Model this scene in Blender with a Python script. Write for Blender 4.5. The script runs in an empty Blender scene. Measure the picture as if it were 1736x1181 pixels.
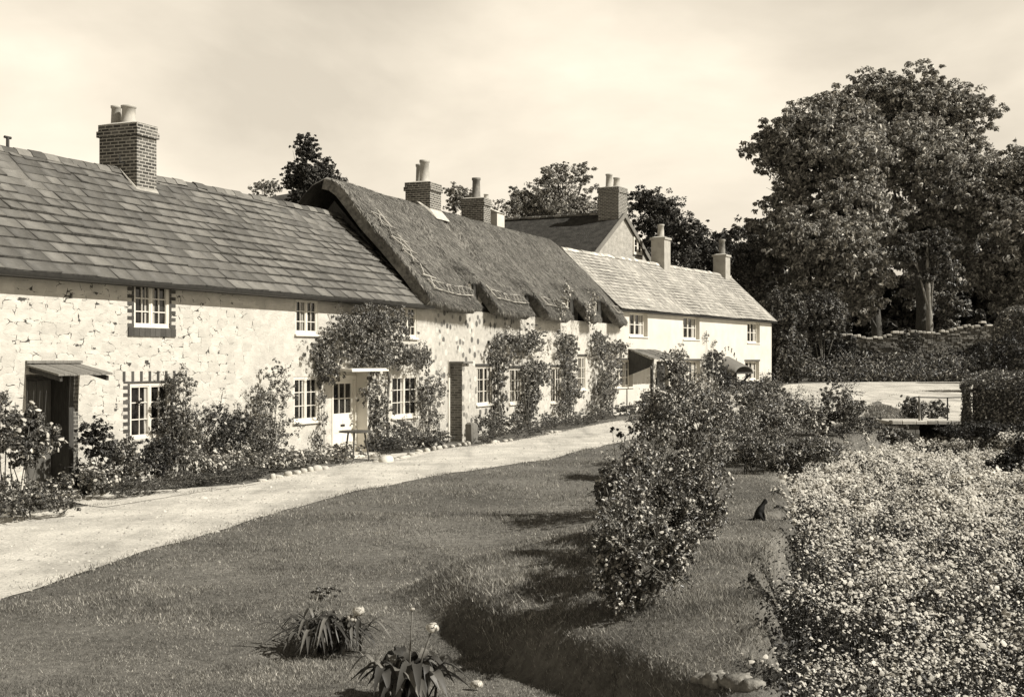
import bpy, math, random
import numpy as np
from mathutils import Vector, Matrix

RNG = np.random.default_rng(7)
random.seed(7)
S = bpy.context.scene
COL = S.collection
# photograph geometry: focal length and horizon in photo pixels, eye height in metres
F, CX, HY, HC = 2200.0, 868.0, 607.0, 2.6
PI = math.pi


def sstep(a, b, x):
    t = np.clip((np.asarray(x, float) - a) / (b - a), 0, 1)
    return t * t * (3 - 2 * t)


# ------------------------------------------------------------------ noise helper
class Wav:
    """cheap smooth pseudo noise, about -1..1"""
    def __init__(s, seed, freq, n=9, dim=2):
        r = np.random.default_rng(seed)
        k = r.normal(size=(n, dim))
        k /= np.linalg.norm(k, axis=1)[:, None]
        s.k = k * freq * r.uniform(.5, 1.7, size=(n, 1)) * 2 * PI
        s.p = r.uniform(0, 2 * PI, n)
        s.n = n

    def __call__(s, *c):
        c = np.stack([np.asarray(q, float) for q in c], -1)
        return np.sin(c @ s.k.T + s.p).sum(-1) / math.sqrt(s.n * .5) * .5


W_LAWN = Wav(1, .16)
W_FINE = Wav(2, .8)
W_BED1 = Wav(3, .55)
W_BED2 = Wav(4, 1.6)

# ------------------------------------------------------------------ terrain
XB_Y = [0, 10.02, 11.15, 12.49, 14.55, 16.5, 19, 22, 25, 35, 50]
XB_X = [4.9, .49, -.04, -.61, -1.51, -1.2, -.2, .9, 1.5, 3.2, 6.2]
XS_Y = [0, 8.9, 11.2, 14.5, 18.4, 25, 31.6, 38, 44, 50]
XS_X = [1.3, 1.71, 2.02, 2.78, 3.78, 5.14, 6.64, 9.4, 12.6, 16.0]


def stream_edge(Y):
    return np.interp(Y, XS_Y, XS_X)


def terrain(X, Y):
    X = np.asarray(X, float)
    Y = np.asarray(Y, float)
    xb = np.interp(Y, XB_Y, XB_X)
    w = np.interp(Y, [10, 12.5, 14.5, 17, 20], [.34, .36, 1.0, 2.0, 2.2])
    h = np.interp(Y, [8, 12, 14.5, 17, 20, 40, 50], [.54, .52, .40, .3, .28, .2, .05])
    q = (X - xb) * .92
    z = h * (.78 * sstep(0, 1, q / w) + .22 * sstep(0, 1, q / (w + 1.2)))
    z = z - .10 * np.exp(-((q + .1) / .9) ** 2) * sstep(22, 14, Y)
    near = sstep(55, 30, Y) * sstep(-12, -6, X) * sstep(10, 5, X)
    z = z + .05 * W_LAWN(X, Y) * near * sstep(-7.5, -4, X)
    z = z + 1.0 * sstep(48, 82, Y) * sstep(4, 13, X)
    # stream bed on the right, ending at the footbridge
    xs = stream_edge(Y) + .12 * W_FINE(X * .3, Y)
    xr = np.interp(Y, [0, 30, 44, 50], [7.5, 13.2, 15.4, 18])
    z = z - .78 * sstep(-.03, .38, X - xs) * sstep(49, 46.5, Y) * sstep(.5, -.3, X - xr)
    # far ground climbs gently to the wood
    z = z + 7.0 * sstep(105, 230, Y)
    z = z + 2.5 * sstep(-25, -70, X) + 2.5 * sstep(60, 130, X) * sstep(49, 60, Y)
    return z


def tz(X, Y):
    return float(terrain(X, Y))


def ground_hit(px, py):
    """point of the ground seen at a photo pixel"""
    Y = (HC - .2) * F / max(py - HY, 4)
    for _ in range(25):
        X = (px - CX) / F * Y
        Y = .5 * Y + .5 * (HC - tz(X, Y)) * F / max(py - HY, 4)
    return (px - CX) / F * Y, Y


# ------------------------------------------------------------------ materials
def T(g):
    return (g, g * .953, g * .845, 1)


def new_mat(name):
    m = bpy.data.materials.new(name)
    m.use_nodes = True
    nt = m.node_tree
    b = nt.nodes['Principled BSDF']
    return m, nt, b


def N(nt, t, **kw):
    n = nt.nodes.new(t)
    for k, v in kw.items():
        setattr(n, k, v)
    return n


def ramp(nt, fac, stops):
    r = N(nt, 'ShaderNodeValToRGB')
    el = r.color_ramp.elements
    while len(el) < len(stops):
        el.new(.5)
    for e, (p, c) in zip(el, stops):
        e.position = p
        e.color = c if isinstance(c, tuple) else T(c)
    nt.links.new(fac, r.inputs[0])
    return r.outputs[0]


def coords(nt, scale=(1, 1, 1), kind='Object'):
    tc = N(nt, 'ShaderNodeTexCoord')
    mp = N(nt, 'ShaderNodeMapping')
    mp.inputs['Scale'].default_value = scale
    nt.links.new(tc.outputs[kind], mp.inputs[0])
    return mp.outputs[0]


def noise(nt, vec, scale, detail=5, rough=.55, dist=0):
    n = N(nt, 'ShaderNodeTexNoise')
    n.inputs['Scale'].default_value = scale
    n.inputs['Detail'].default_value = detail
    n.inputs['Roughness'].default_value = rough
    n.inputs['Distortion'].default_value = dist
    nt.links.new(vec, n.inputs['Vector'])
    return n.outputs['Fac']


def bump(nt, b, h, strength=.4, dist=.02, prev=None):
    n = N(nt, 'ShaderNodeBump')
    n.inputs['Strength'].default_value = strength
    n.inputs['Distance'].default_value = dist
    nt.links.new(h, n.inputs['Height'])
    if prev is not None:
        nt.links.new(prev, n.inputs['Normal'])
    nt.links.new(n.outputs[0], b.inputs['Normal'])
    return n.outputs[0]


def mixc(nt, fac, a, b, mode='MIX'):
    m = N(nt, 'ShaderNodeMix', data_type='RGBA', blend_type=mode)
    for s, v in ((m.inputs['Factor'], fac), (m.inputs['A'], a), (m.inputs['B'], b)):
        if isinstance(v, (int, float)):
            s.default_value = v
        elif isinstance(v, tuple):
            s.default_value = v
        else:
            nt.links.new(v, s)
    return m.outputs['Result']


def mat_plain(name, lo, hi, scale=6, rough=.8, spec=.25, bs=.3, bscale=40, stretch=(1, 1, 1), bdist=.01):
    m, nt, b = new_mat(name)
    v = coords(nt, stretch)
    f = noise(nt, v, scale, 6)
    nt.links.new(ramp(nt, f, [(.3, lo), (.7, hi)]), b.inputs['Base Color'])
    b.inputs['Roughness'].default_value = rough
    b.inputs['Specular IOR Level'].default_value = spec
    if bs:
        bump(nt, b, noise(nt, v, bscale, 4), bs, bdist)
    return m


def mat_leaf(name, lo, hi, rough=.5, spec=.35, trans=.2):
    m, nt, b = new_mat(name)
    g = N(nt, 'ShaderNodeNewGeometry')
    c = ramp(nt, g.outputs['Random Per Island'], [(0, lo), (.58, lo * .82 + hi * .18), (.84, lo * .45 + hi * .55), (1, hi)])
    nt.links.new(c, b.inputs['Base Color'])
    b.inputs['Roughness'].default_value = rough
    b.inputs['Specular IOR Level'].default_value = spec
    if trans:
        tr = N(nt, 'ShaderNodeBsdfTranslucent')
        nt.links.new(c, tr.inputs['Color'])
        mx = N(nt, 'ShaderNodeMixShader')
        mx.inputs[0].default_value = trans
        nt.links.new(b.outputs[0], mx.inputs[1])
        nt.links.new(tr.outputs[0], mx.inputs[2])
        nt.links.new(mx.outputs[0], nt.nodes['Material Output'].inputs['Surface'])
    return m


def mat_island(name, lo, hi, rough=.75, spec=.3, nscale=9, nlo=.75, bs=.3, bscale=25, lichen=0):
    """slates, stones: each piece its own tone, with stains"""
    m, nt, b = new_mat(name)
    g = N(nt, 'ShaderNodeNewGeometry')
    c = ramp(nt, g.outputs['Random Per Island'], [(0, lo), (.55, (lo * .55 + hi * .45)), (.85, hi * .85 + lo * .15), (1, hi)])
    v = coords(nt)
    n1 = noise(nt, v, nscale, 7, .65)
    c = mixc(nt, 1.0, c, ramp(nt, n1, [(.25, (nlo, nlo, nlo, 1)), (.7, (1.05, 1.05, 1.05, 1))]), 'MULTIPLY')
    if lichen:
        n2 = noise(nt, v, 2.2, 8, .7)
        c = mixc(nt, ramp(nt, n2, [(.56, (0, 0, 0, 1)), (.68, (lichen, lichen, lichen, 1))]), c, T(hi * 1.25))
    nt.links.new(c, b.inputs['Base Color'])
    b.inputs['Roughness'].default_value = rough
    b.inputs['Specular IOR Level'].default_value = spec
    if bs:
        bump(nt, b, noise(nt, v, bscale, 5), bs, .012)
    return m


def mat_rubble(name):
    """limewashed rubble stone: pale blocks, broken dark joints, joints fading to the right"""
    m, nt, b = new_mat(name)
    tc = N(nt, 'ShaderNodeTexCoord')
    v0 = coords(nt, (1, 1, 1.75))
    wob = N(nt, 'ShaderNodeTexNoise')
    wob.inputs['Scale'].default_value = 3.2
    wob.inputs['Detail'].default_value = 4
    nt.links.new(v0, wob.inputs['Vector'])
    v = mixc(nt, .16, v0, wob.outputs['Color'], 'ADD')
    vc = N(nt, 'ShaderNodeTexVoronoi', feature='F1', distance='CHEBYCHEV')
    v2 = N(nt, 'ShaderNodeTexVoronoi', feature='F2', distance='CHEBYCHEV')
    for q in (vc, v2):
        q.inputs['Scale'].default_value = 2.9
        q.inputs['Randomness'].default_value = .8
        nt.links.new(v, q.inputs['Vector'])
    vo = N(nt, 'ShaderNodeMath', operation='SUBTRACT')
    nt.links.new(v2.outputs['Distance'], vo.inputs[0])
    nt.links.new(vc.outputs['Distance'], vo.inputs[1])
    base = ramp(nt, noise(nt, v0, 3, 8, .6), [(.3, .44), (.7, .60)])
    bw = N(nt, 'ShaderNodeRGBToBW')
    nt.links.new(vc.outputs['Color'], bw.inputs[0])
    base = mixc(nt, .55, base, ramp(nt, bw.outputs[0], [(.2, (.80, .80, .80, 1)), (.8, (1.05, 1.05, 1.05, 1))]), 'MULTIPLY')
    # joints where a patchy noise lets the mortar fall out
    jn = noise(nt, v0, 3.4, 5, .6)
    sep = N(nt, 'ShaderNodeSeparateXYZ')
    nt.links.new(tc.outputs['Object'], sep.inputs[0])
    fade = N(nt, 'ShaderNodeMapRange')
    fade.inputs['From Min'].default_value = 4.0
    fade.inputs['From Max'].default_value = 8.5
    fade.inputs['To Min'].default_value = .07
    fade.inputs['To Max'].default_value = -.015
    nt.links.new(sep.outputs['X'], fade.inputs['Value'])
    jm = N(nt, 'ShaderNodeMapRange')
    jm.inputs['From Min'].default_value = .47
    jm.inputs['From Max'].default_value = .66
    nt.links.new(jn, jm.inputs['Value'])
    wd = N(nt, 'ShaderNodeMath', operation='MULTIPLY')
    nt.links.new(jm.outputs[0], wd.inputs[0])
    nt.links.new(fade.outputs[0], wd.inputs[1])
    lt = N(nt, 'ShaderNodeMath', operation='SUBTRACT')
    nt.links.new(wd.outputs[0], lt.inputs[0])
    nt.links.new(vo.outputs[0], lt.inputs[1])
    jf = N(nt, 'ShaderNodeMapRange')
    jf.inputs['From Min'].default_value = 0
    jf.inputs['From Max'].default_value = .012
    nt.links.new(lt.outputs[0], jf.inputs['Value'])
    c = mixc(nt, jf.outputs[0], base, T(.06))
    # small pits
    n3 = noise(nt, v0, 26, 3, .6)
    pit = ramp(nt, n3, [(.69, (0, 0, 0, 1)), (.74, (.5, .5, .5, 1))])
    c = mixc(nt, pit, c, T(.3))
    nt.links.new(c, b.inputs['Base Color'])
    b.inputs['Roughness'].default_value = .9
    b.inputs['Specular IOR Level'].default_value = .15
    edge = ramp(nt, vo.outputs[0], [(0, (0, 0, 0, 1)), (.12, (1, 1, 1, 1))])
    p = bump(nt, b, edge, .10, .02)
    bump(nt, b, noise(nt, v0, 11, 7, .7), .55, .03, p)
    return m


def mat_flint(name):
    """flint and rubble, dark stones in pale mortar, plain limewash further along"""
    m, nt, b = new_mat(name)
    tc = N(nt, 'ShaderNodeTexCoord')
    v = coords(nt, (1, 1, 1.15))
    vo = N(nt, 'ShaderNodeTexVoronoi', feature='F1')
    vo.inputs['Scale'].default_value = 3.4
    nt.links.new(v, vo.inputs['Vector'])
    bw = N(nt, 'ShaderNodeRGBToBW')
    nt.links.new(vo.outputs['Color'], bw.inputs[0])
    st = ramp(nt, bw.outputs[0], [(.25, .10), (.5, .26), (.72, .55)])
    stone = ramp(nt, vo.outputs['Distance'], [(.34, (1, 1, 1, 1)), (.46, (0, 0, 0, 1))])
    mort = ramp(nt, noise(nt, v, 5, 6), [(.3, .34), (.7, .5)])
    c = mixc(nt, stone, mort, st)
    sep = N(nt, 'ShaderNodeSeparateXYZ')
    nt.links.new(tc.outputs['Object'], sep.inputs[0])
    fade = N(nt, 'ShaderNodeMapRange')
    fade.inputs['From Min'].default_value = 9.0
    fade.inputs['From Max'].default_value = 11.0
    nt.links.new(sep.outputs['X'], fade.inputs['Value'])
    fl = N(nt, 'ShaderNodeMapRange')
    fl.inputs['From Min'].default_value = 1.0
    fl.inputs['From Max'].default_value = .75
    nt.links.new(sep.outputs['X'], fl.inputs['Value'])
    mx = N(nt, 'ShaderNodeMath', operation='MAXIMUM')
    nt.links.new(fade.outputs[0], mx.inputs[0])
    nt.links.new(fl.outputs[0], mx.inputs[1])
    c = mixc(nt, mx.outputs[0], c, ramp(nt, noise(nt, v, 4, 7), [(.3, .42), (.7, .57)]))
    nt.links.new(c, b.inputs['Base Color'])
    b.inputs['Roughness'].default_value = .85
    p = bump(nt, b, stone, .4, .02)
    bump(nt, b, noise(nt, v, 22, 5), .4, .015, p)
    return m


def mat_brick(name, c1, c2, mortar, scale=1.0):
    m, nt, b = new_mat(name)
    tc = N(nt, 'ShaderNodeTexCoord')
    sep = N(nt, 'ShaderNodeSeparateXYZ')
    nt.links.new(tc.outputs['Object'], sep.inputs[0])
    ad = N(nt, 'ShaderNodeMath', operation='ADD')
    nt.links.new(sep.outputs['X'], ad.inputs[0])
    nt.links.new(sep.outputs['Y'], ad.inputs[1])
    cb = N(nt, 'ShaderNodeCombineXYZ')
    nt.links.new(ad.outputs[0], cb.inputs[0])
    nt.links.new(sep.outputs['Z'], cb.inputs[1])
    br = N(nt, 'ShaderNodeTexBrick')
    br.inputs['Color1'].default_value = T(c1)
    br.inputs['Color2'].default_value = T(c2)
    br.inputs['Mortar'].default_value = T(mortar)
    br.inputs['Scale'].default_value = scale
    br.inputs['Mortar Size'].default_value = .012
    br.inputs['Brick Width'].default_value = .23
    br.inputs['Row Height'].default_value = .078
    nt.links.new(cb.outputs[0], br.inputs['Vector'])
    v = coords(nt)
    c = mixc(nt, 1, br.outputs['Color'], ramp(nt, noise(nt, v, 7, 6), [(.3, (.75, .75, .75, 1)), (.7, (1.1, 1.1, 1.1, 1))]), 'MULTIPLY')
    nt.links.new(c, b.inputs['Base Color'])
    b.inputs['Roughness'].default_value = .9
    b.inputs['Specular IOR Level'].default_value = .2
    inv = N(nt, 'ShaderNodeMath', operation='SUBTRACT')
    inv.inputs[0].default_value = 1
    nt.links.new(br.outputs['Fac'], inv.inputs[1])
    p = bump(nt, b, inv.outputs[0], .5, .012)
    bump(nt, b, noise(nt, v, 50, 4), .3, .01, p)
    return m


def mat_thatch(name):
    m, nt, b = new_mat(name)
    v = coords(nt)
    vs = coords(nt, (9, 1.3, 1.3))
    big = noise(nt, coords(nt, (1, .45, .45)), .9, 6, .6)
    c = ramp(nt, big, [(.3, .09), (.55, .17), (.75, .29)])
    f = noise(nt, vs, 5, 6, .7)
    c = mixc(nt, 1, c, ramp(nt, f, [(.32, (.4, .4, .4, 1)), (.68, (1.5, 1.5, 1.5, 1))]), 'MULTIPLY')
    sp = noise(nt, v, 14, 3, .6)
    c = mixc(nt, ramp(nt, sp, [(.66, (0, 0, 0, 1)), (.72, (.55, .55, .55, 1))]), c, T(.36))
    nt.links.new(c, b.inputs['Base Color'])
    b.inputs['Roughness'].default_value = .95
    b.inputs['Specular IOR Level'].default_value = .1
    p = bump(nt, b, f, .7, .05)
    bump(nt, b, noise(nt, v, 30, 4, .7), .6, .03, p)
    return m


def mat_glass(name):
    m, nt, b = new_mat(name)
    v = coords(nt)
    nt.links.new(ramp(nt, noise(nt, v, 3, 2), [(.4, .006), (.65, .03)]), b.inputs['Base Color'])
    b.inputs['Roughness'].default_value = .06
    b.inputs['Specular IOR Level'].default_value = .35
    bump(nt, b, noise(nt, v, 2.5, 2), .05, .05)
    return m


def mat_ground(name):
    m, nt, b = new_mat(name)
    v = coords(nt)
    big = noise(nt, v, .35, 4, .6)
    fine = noise(nt, v, 9, 6, .7)
    c = ramp(nt, fine, [(.3, .09), (.7, .22)])
    c = mixc(nt, 1, c, ramp(nt, big, [(.3, (.65, .65, .65, 1)), (.7, (1.3, 1.3, 1.3, 1))]), 'MULTIPLY')
    nt.links.new(c, b.inputs['Base Color'])
    b.inputs['Roughness'].default_value = .95
    b.inputs['Specular IOR Level'].default_value = .1
    bump(nt, b, noise(nt, v, 25, 5, .7), .7, .05)
    return m


def mat_lane(name):
    m, nt, b = new_mat(name)
    v = coords(nt)
    vr = N(nt, 'ShaderNodeMapping')
    vr.inputs['Rotation'].default_value = (0, 0, math.radians(22))
    vr.inputs['Scale'].default_value = (1.0, .16, 1)
    tc = N(nt, 'ShaderNodeTexCoord')
    nt.links.new(tc.outputs['Object'], vr.inputs[0])
    streak = noise(nt, vr.outputs[0], 1.1, 6, .6, .3)
    c = ramp(nt, streak, [(.28, .36), (.44, .56), (.7, .68)])
    c = mixc(nt, 1, c, ramp(nt, noise(nt, v, .8, 7, .65), [(.35, (.72, .72, .72, 1)), (.6, (1.06, 1.06, 1.06, 1))]), 'MULTIPLY')
    grit = noise(nt, v, 22, 5, .75)
    c = mixc(nt, 1, c, ramp(nt, grit, [(.3, (.62, .62, .62, 1)), (.6, (1.08, 1.08, 1.08, 1))]), 'MULTIPLY')
    st = noise(nt, v, 60, 2, .5)
    c = mixc(nt, ramp(nt, st, [(.7, (0, 0, 0, 1)), (.75, (.6, .6, .6, 1))]), c, T(.2))
    nt.links.new(c, b.inputs['Base Color'])
    b.inputs['Roughness'].default_value = .95
    b.inputs['Specular IOR Level'].default_value = .1
    p = bump(nt, b, streak, .5, .06)
    bump(nt, b, grit, .5, .03, p)
    return m


MAT = {}
MAT['ground'] = mat_ground('grassy_soil')
MAT['lane'] = mat_lane('chalk_gravel')
MAT['rubble'] = mat_rubble('limewashed_rubble')
MAT['flint'] = mat_flint('flint_rubble')
MAT['render'] = mat_plain('white_render', .51, .62, 1.2, .85, .2, .25, 14, bdist=.02)
MAT['limewash'] = mat_plain('limewash', .5, .64, 3, .85, .2, .4, 18, bdist=.02)
MAT['paint'] = mat_plain('white_paint', .64, .72, 5, .5, .4, .08, 60)
MAT['pebble'] = mat_island('bed_stones', .3, .66, .85, .2, 9, .8, .5)
MAT['roughstone'] = mat_plain('rough_stone', .09, .32, 14, .95, .1, .8, 30, bdist=.02)
MAT['glass'] = mat_glass('window_glass')
MAT['curtain'] = mat_plain('curtain_cloth', .3, .5, 18, .9, .1, .2, 20, (6, 1, .2))
MAT['darkwood'] = mat_plain('dark_timber', .03, .07, 5, .75, .25, .5, 30, (8, 8, 1))
MAT['door'] = mat_plain('grey_boards', .07, .12, 4, .7, .3, .4, 30, (10, 10, .6))
MAT['greywood'] = mat_plain('weathered_timber', .12, .24, 5, .8, .2, .5, 30, (8, 8, 1))
MAT['tablewood'] = mat_plain('dark_table_wood', .05, .10, 6, .6, .3, .3, 30)
MAT['iron'] = mat_plain('iron', .02, .04, 8, .5, .5, .2, 40)
MAT['slate'] = mat_island('stone_slate', .095, .20, .7, .35, 7, .72, .35, 25, .3)
MAT['pale_slate'] = mat_island('pale_stone_slate', .32, .50, .8, .3, 1.3, .62, .35, 18, .25)
MAT['darkroof'] = mat_plain('dark_old_roof', .03, .07, 3, .9, .15, .7, 12, (1, 1, 1), .05)
MAT['slate_edge'] = mat_plain('shade_slate_edge', .03, .075, 9, .95, .1, .4, 30)  # dark edge colour stands in for the shadow lines under each course
MAT['ridge'] = mat_island('ridge_tile', .08, .24, .8, .25, 8, .7, .4)
MAT['mortar'] = mat_plain('pale_mortar', .36, .58, 6, .9, .1, .5, 20)
MAT['brick'] = mat_brick('chimney_brick', .05, .15, .42)
MAT['darkbrick'] = mat_brick('jamb_brick', .07, .15, .22)
MAT['brickpiece'] = mat_island('dark_brick', .055, .10, .85, .2, 9, .8, .4)
MAT['pot'] = mat_plain('clay_pot', .3, .48, 4, .75, .3, .2, 30)
MAT['potdark'] = mat_plain('sooty_pot', .10, .26, 4, .8, .2, .2, 30)
MAT['thatch'] = mat_thatch('thatch')
MAT['straw'] = mat_leaf('straw', .05, .5, .85, .1, .1)
MAT['spar'] = mat_island('hazel_spar', .10, .5, .8, .2, 10, .8, 0)
MAT['oldstone'] = mat_flint('old_wall_stone')
MAT['wallstone'] = mat_island('wall_stone', .12, .28, .9, .15, 4, .6, .6, 12)
MAT['gable'] = mat_plain('gable_stone', .26, .44, 3, .9, .15, .6, 9, (1, 1, 1.6), .05)
MAT['greyrender'] = mat_plain('grey_render', .30, .42, 2.5, .9, .15, .4, 16)
MAT['leaf'] = mat_leaf('rose_leaf', .03, .56, .38, .5, .2)
MAT['leaf_dark'] = mat_leaf('dark_leaf', .016, .15, .5, .35, .15)
MAT['leaf_mid'] = mat_leaf('mid_leaf', .04, .36, .5, .35, .22)
MAT['leaf_pale'] = mat_leaf('pale_leaf', .10, .38, .55, .3, .25)
MAT['leaf_tree'] = mat_leaf('tree_leaf', .13, .8, .55, .25, .25)
MAT['leaf_tree_dark'] = mat_leaf('dark_tree_leaf', .03, .22, .6, .2, .12)
MAT['strap'] = mat_leaf('strap_leaf', .04, .2, .5, .35, .15)
MAT['grass'] = mat_leaf('grass_blade', .11, .62, .7, .2, .25)


def patchy(m, scale, lo, hi):
    nt = m.node_tree
    b = nt.nodes['Principled BSDF']
    src = b.inputs['Base Color'].links[0].from_socket
    v = coords(nt)
    f = noise(nt, v, scale, 6, .65)
    c = mixc(nt, 1, src, ramp(nt, f, [(.32, (lo, lo, lo, 1)), (.68, (hi, hi, hi, 1))]), 'MULTIPLY')
    for l in list(src.links):
        if l.to_node.type in ('BSDF_PRINCIPLED', 'BSDF_TRANSLUCENT'):
            nt.links.new(c, l.to_socket)


patchy(MAT['grass'], .9, .42, 1.4)
patchy(MAT['grass'], 5, .7, 1.25)
MAT['bedleaf'] = mat_leaf('bed_leaf', .02, .12, .5, .35, .2)
MAT['flower'] = mat_leaf('white_petal', .5, .82, .6, .2, .25)
MAT['bark'] = mat_plain('bark', .05, .13, 6, .9, .1, .9, 12, (3, 3, .6), .05)
MAT['barkpale'] = mat_plain('pale_bark', .14, .3, 4, .85, .15, .5, 12, (3, 3, .6), .03)
MAT['stem'] = mat_plain('plant_stem', .07, .18, 9, .8, .2, .3, 40)
MAT['fur'] = mat_plain('black_fur', .003, .008, 20, .7, .2, .4, 80)


# ------------------------------------------------------------------ object helpers
def tag(o, label, cat, group=None, kind=None):
    if label:
        o['label'] = label
    if cat:
        o['category'] = cat
    if group:
        o['group'] = group
    if kind:
        o['kind'] = kind
    return o


def thing(name, label, cat, loc=(0, 0, 0), rotz=0, group=None):
    o = bpy.data.objects.new(name, None)
    o.empty_display_size = .2
    COL.objects.link(o)
    o.location = loc
    o.rotation_euler = (0, 0, rotz)
    return tag(o, label, cat, group)


def link(name, me, mat, parent=None):
    o = bpy.data.objects.new(name, me)
    COL.objects.link(o)
    if mat is not None:
        me.materials.append(MAT[mat] if isinstance(mat, str) else mat)
    if parent is not None:
        o.parent = parent
    return o


def npmesh(name, V, Fc, mat, parent=None, smooth=False):
    V = np.ascontiguousarray(V, dtype=np.float32)
    Fc = np.ascontiguousarray(Fc, dtype=np.int32)
    me = bpy.data.meshes.new(name)
    me.vertices.add(len(V))
    me.vertices.foreach_set('co', V.ravel())
    k = Fc.shape[1]
    me.loops.add(Fc.size)
    me.loops.foreach_set('vertex_index', Fc.ravel())
    me.polygons.add(len(Fc))
    me.polygons.foreach_set('loop_start', np.arange(0, Fc.size, k, dtype=np.int32))
    me.update(calc_edges=True)
    if smooth:
        me.polygons.foreach_set('use_smooth', np.ones(len(Fc), dtype=bool))
    return link(name, me, mat, parent)


class MB:
    def __init__(s):
        s.v = []
        s.f = []

    def add(s, vs, fs):
        o = len(s.v)
        s.v += [tuple(p) for p in vs]
        s.f += [tuple(o + i for i in f) for f in fs]
        return s

    def hexa(s, p):
        return s.add(p, [(0, 3, 2, 1), (4, 5, 6, 7), (0, 1, 5, 4), (1, 2, 6, 5), (2, 3, 7, 6), (3, 0, 4, 7)])

    def box(s, x0, x1, y0, y1, z0, z1):
        return s.hexa([(x0, y0, z0), (x1, y0, z0), (x1, y1, z0), (x0, y1, z0),
                       (x0, y0, z1), (x1, y0, z1), (x1, y1, z1), (x0, y1, z1)])

    def bbox(s, x0, x1, y0, y1, z0, z1, c=.02):
        """box with bevelled vertical edges and top"""
        ring = [(x0 + c, y0), (x1 - c, y0), (x1, y0 + c), (x1, y1 - c), (x1 - c, y1), (x0 + c, y1), (x0, y1 - c), (x0, y0 + c)]
        mx, my = (x0 + x1) / 2, (y0 + y1) / 2
        v = [(x, y, z0) for x, y in ring] + [(x, y, z1 - c) for x, y in ring]
        v += [(x + (mx - x) * min(.9, c / abs(mx - x + 1e-9)) if abs(mx - x) > c else x,
               y + (my - y) * min(.9, c / abs(my - y + 1e-9)) if abs(my - y) > c else y, z1) for x, y in ring]
        f = []
        for r in range(2):
            for i in range(8):
                j = (i + 1) % 8
                f.append((r * 8 + i, r * 8 + j, r * 8 + 8 + j, r * 8 + 8 + i))
        f.append(tuple(range(16, 24)))
        f.append(tuple(reversed(range(8))))
        return s.add(v, f)

    def quad(s, a, b, c, d):
        return s.add([a, b, c, d], [(0, 1, 2, 3)])

    def tube(s, pts, rad, n=7, cap=True):
        pts = [Vector(p) for p in pts]
        if not hasattr(rad, '__len__'):
            rad = [rad] * len(pts)
        vs, fs = [], []
        ref = None
        for i, p in enumerate(pts):
            a = pts[max(i - 1, 0)]
            b = pts[min(i + 1, len(pts) - 1)]
            t = (b - a).normalized()
            if ref is None:
                ref = t.orthogonal().normalized()
            ref = (ref - t * ref.dot(t)).normalized()
            w = t.cross(ref)
            for k in range(n):
                an = 2 * PI * k / n
                vs.append(p + (ref * math.cos(an) + w * math.sin(an)) * rad[i])
        for i in range(len(pts) - 1):
            for k in range(n):
                k2 = (k + 1) % n
                fs.append((i * n + k, i * n + k2, (i + 1) * n + k2, (i + 1) * n + k))
        if cap:
            fs.append(tuple(reversed(range(n))))
            fs.append(tuple((len(pts) - 1) * n + k for k in range(n)))
        return s.add(vs, fs)

    def lathe(s, cx, cy, prof, n=16):
        vs, fs = [], []
        for r, z in prof:
            for k in range(n):
                a = 2 * PI * k / n
                vs.append((cx + r * math.cos(a), cy + r * math.sin(a), z))
        for i in range(len(prof) - 1):
            for k in range(n):
                k2 = (k + 1) % n
                fs.append((i * n + k, i * n + k2, (i + 1) * n + k2, (i + 1) * n + k))
        fs.append(tuple(reversed(range(n))))
        fs.append(tuple((len(prof) - 1) * n + k for k in range(n)))
        return s.add(vs, fs)

    def build(s, name, mat, parent=None, smooth=False):
        me = bpy.data.meshes.new(name)
        me.from_pydata(s.v, [], s.f)
        me.update()
        if smooth:
            me.polygons.foreach_set('use_smooth', [True] * len(me.polygons))
        return link(name, me, mat, parent)


class Fr:
    """a building's frame: s runs along its front, d back into it, z up"""
    def __init__(s, ox, oy, deg):
        s.ox, s.oy, s.th = ox, oy, math.radians(deg)
        s.si, s.co = math.sin(s.th), math.cos(s.th)
        s.rot = PI / 2 - s.th

    def w(s, a, d, z=0):
        return (s.ox + a * s.si - d * s.co, s.oy + a * s.co + d * s.si, z)

    def s(s, px, d=0):
        r = (px - CX) / F
        return (r * (s.oy + d * s.si) - s.ox + d * s.co) / (s.si - r * s.co)

    def depth(s, a, d=0):
        return s.oy + a * s.co + d * s.si

    def z(s, px, py, d=0):
        return HC - (py - HY) / F * s.depth(s.s(px, d), d)


# ------------------------------------------------------------------ foliage
def unit(v):
    return v / np.maximum(np.linalg.norm(v, axis=-1, keepdims=True), 1e-9)


def leaf_mesh(P, nrm, size, aspect=.5, droop=.3, rng=RNG, fold=.18):
    n = len(P)
    t = unit(rng.normal(size=(n, 3)) + np.array([0, 0, -droop * 2.0]))
    t = unit(t - nrm * (t * nrm).sum(-1, keepdims=True))
    b = np.cross(nrm, t)
    L = size[:, None]
    Wd = L * aspect
    up = nrm * L * fold
    v = np.empty((n, 4, 3))
    v[:, 0] = P - t * L * .5
    v[:, 1] = P + b * Wd * .5 + up - t * L * .06
    v[:, 2] = P + t * L * .5 - up * .5
    v[:, 3] = P - b * Wd * .5 + up - t * L * .06
    f = np.array([[0, 1, 2], [0, 2, 3]])[None] + (np.arange(n) * 4)[:, None, None]
    return v.reshape(-1, 3), f.reshape(-1, 3)


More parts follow.
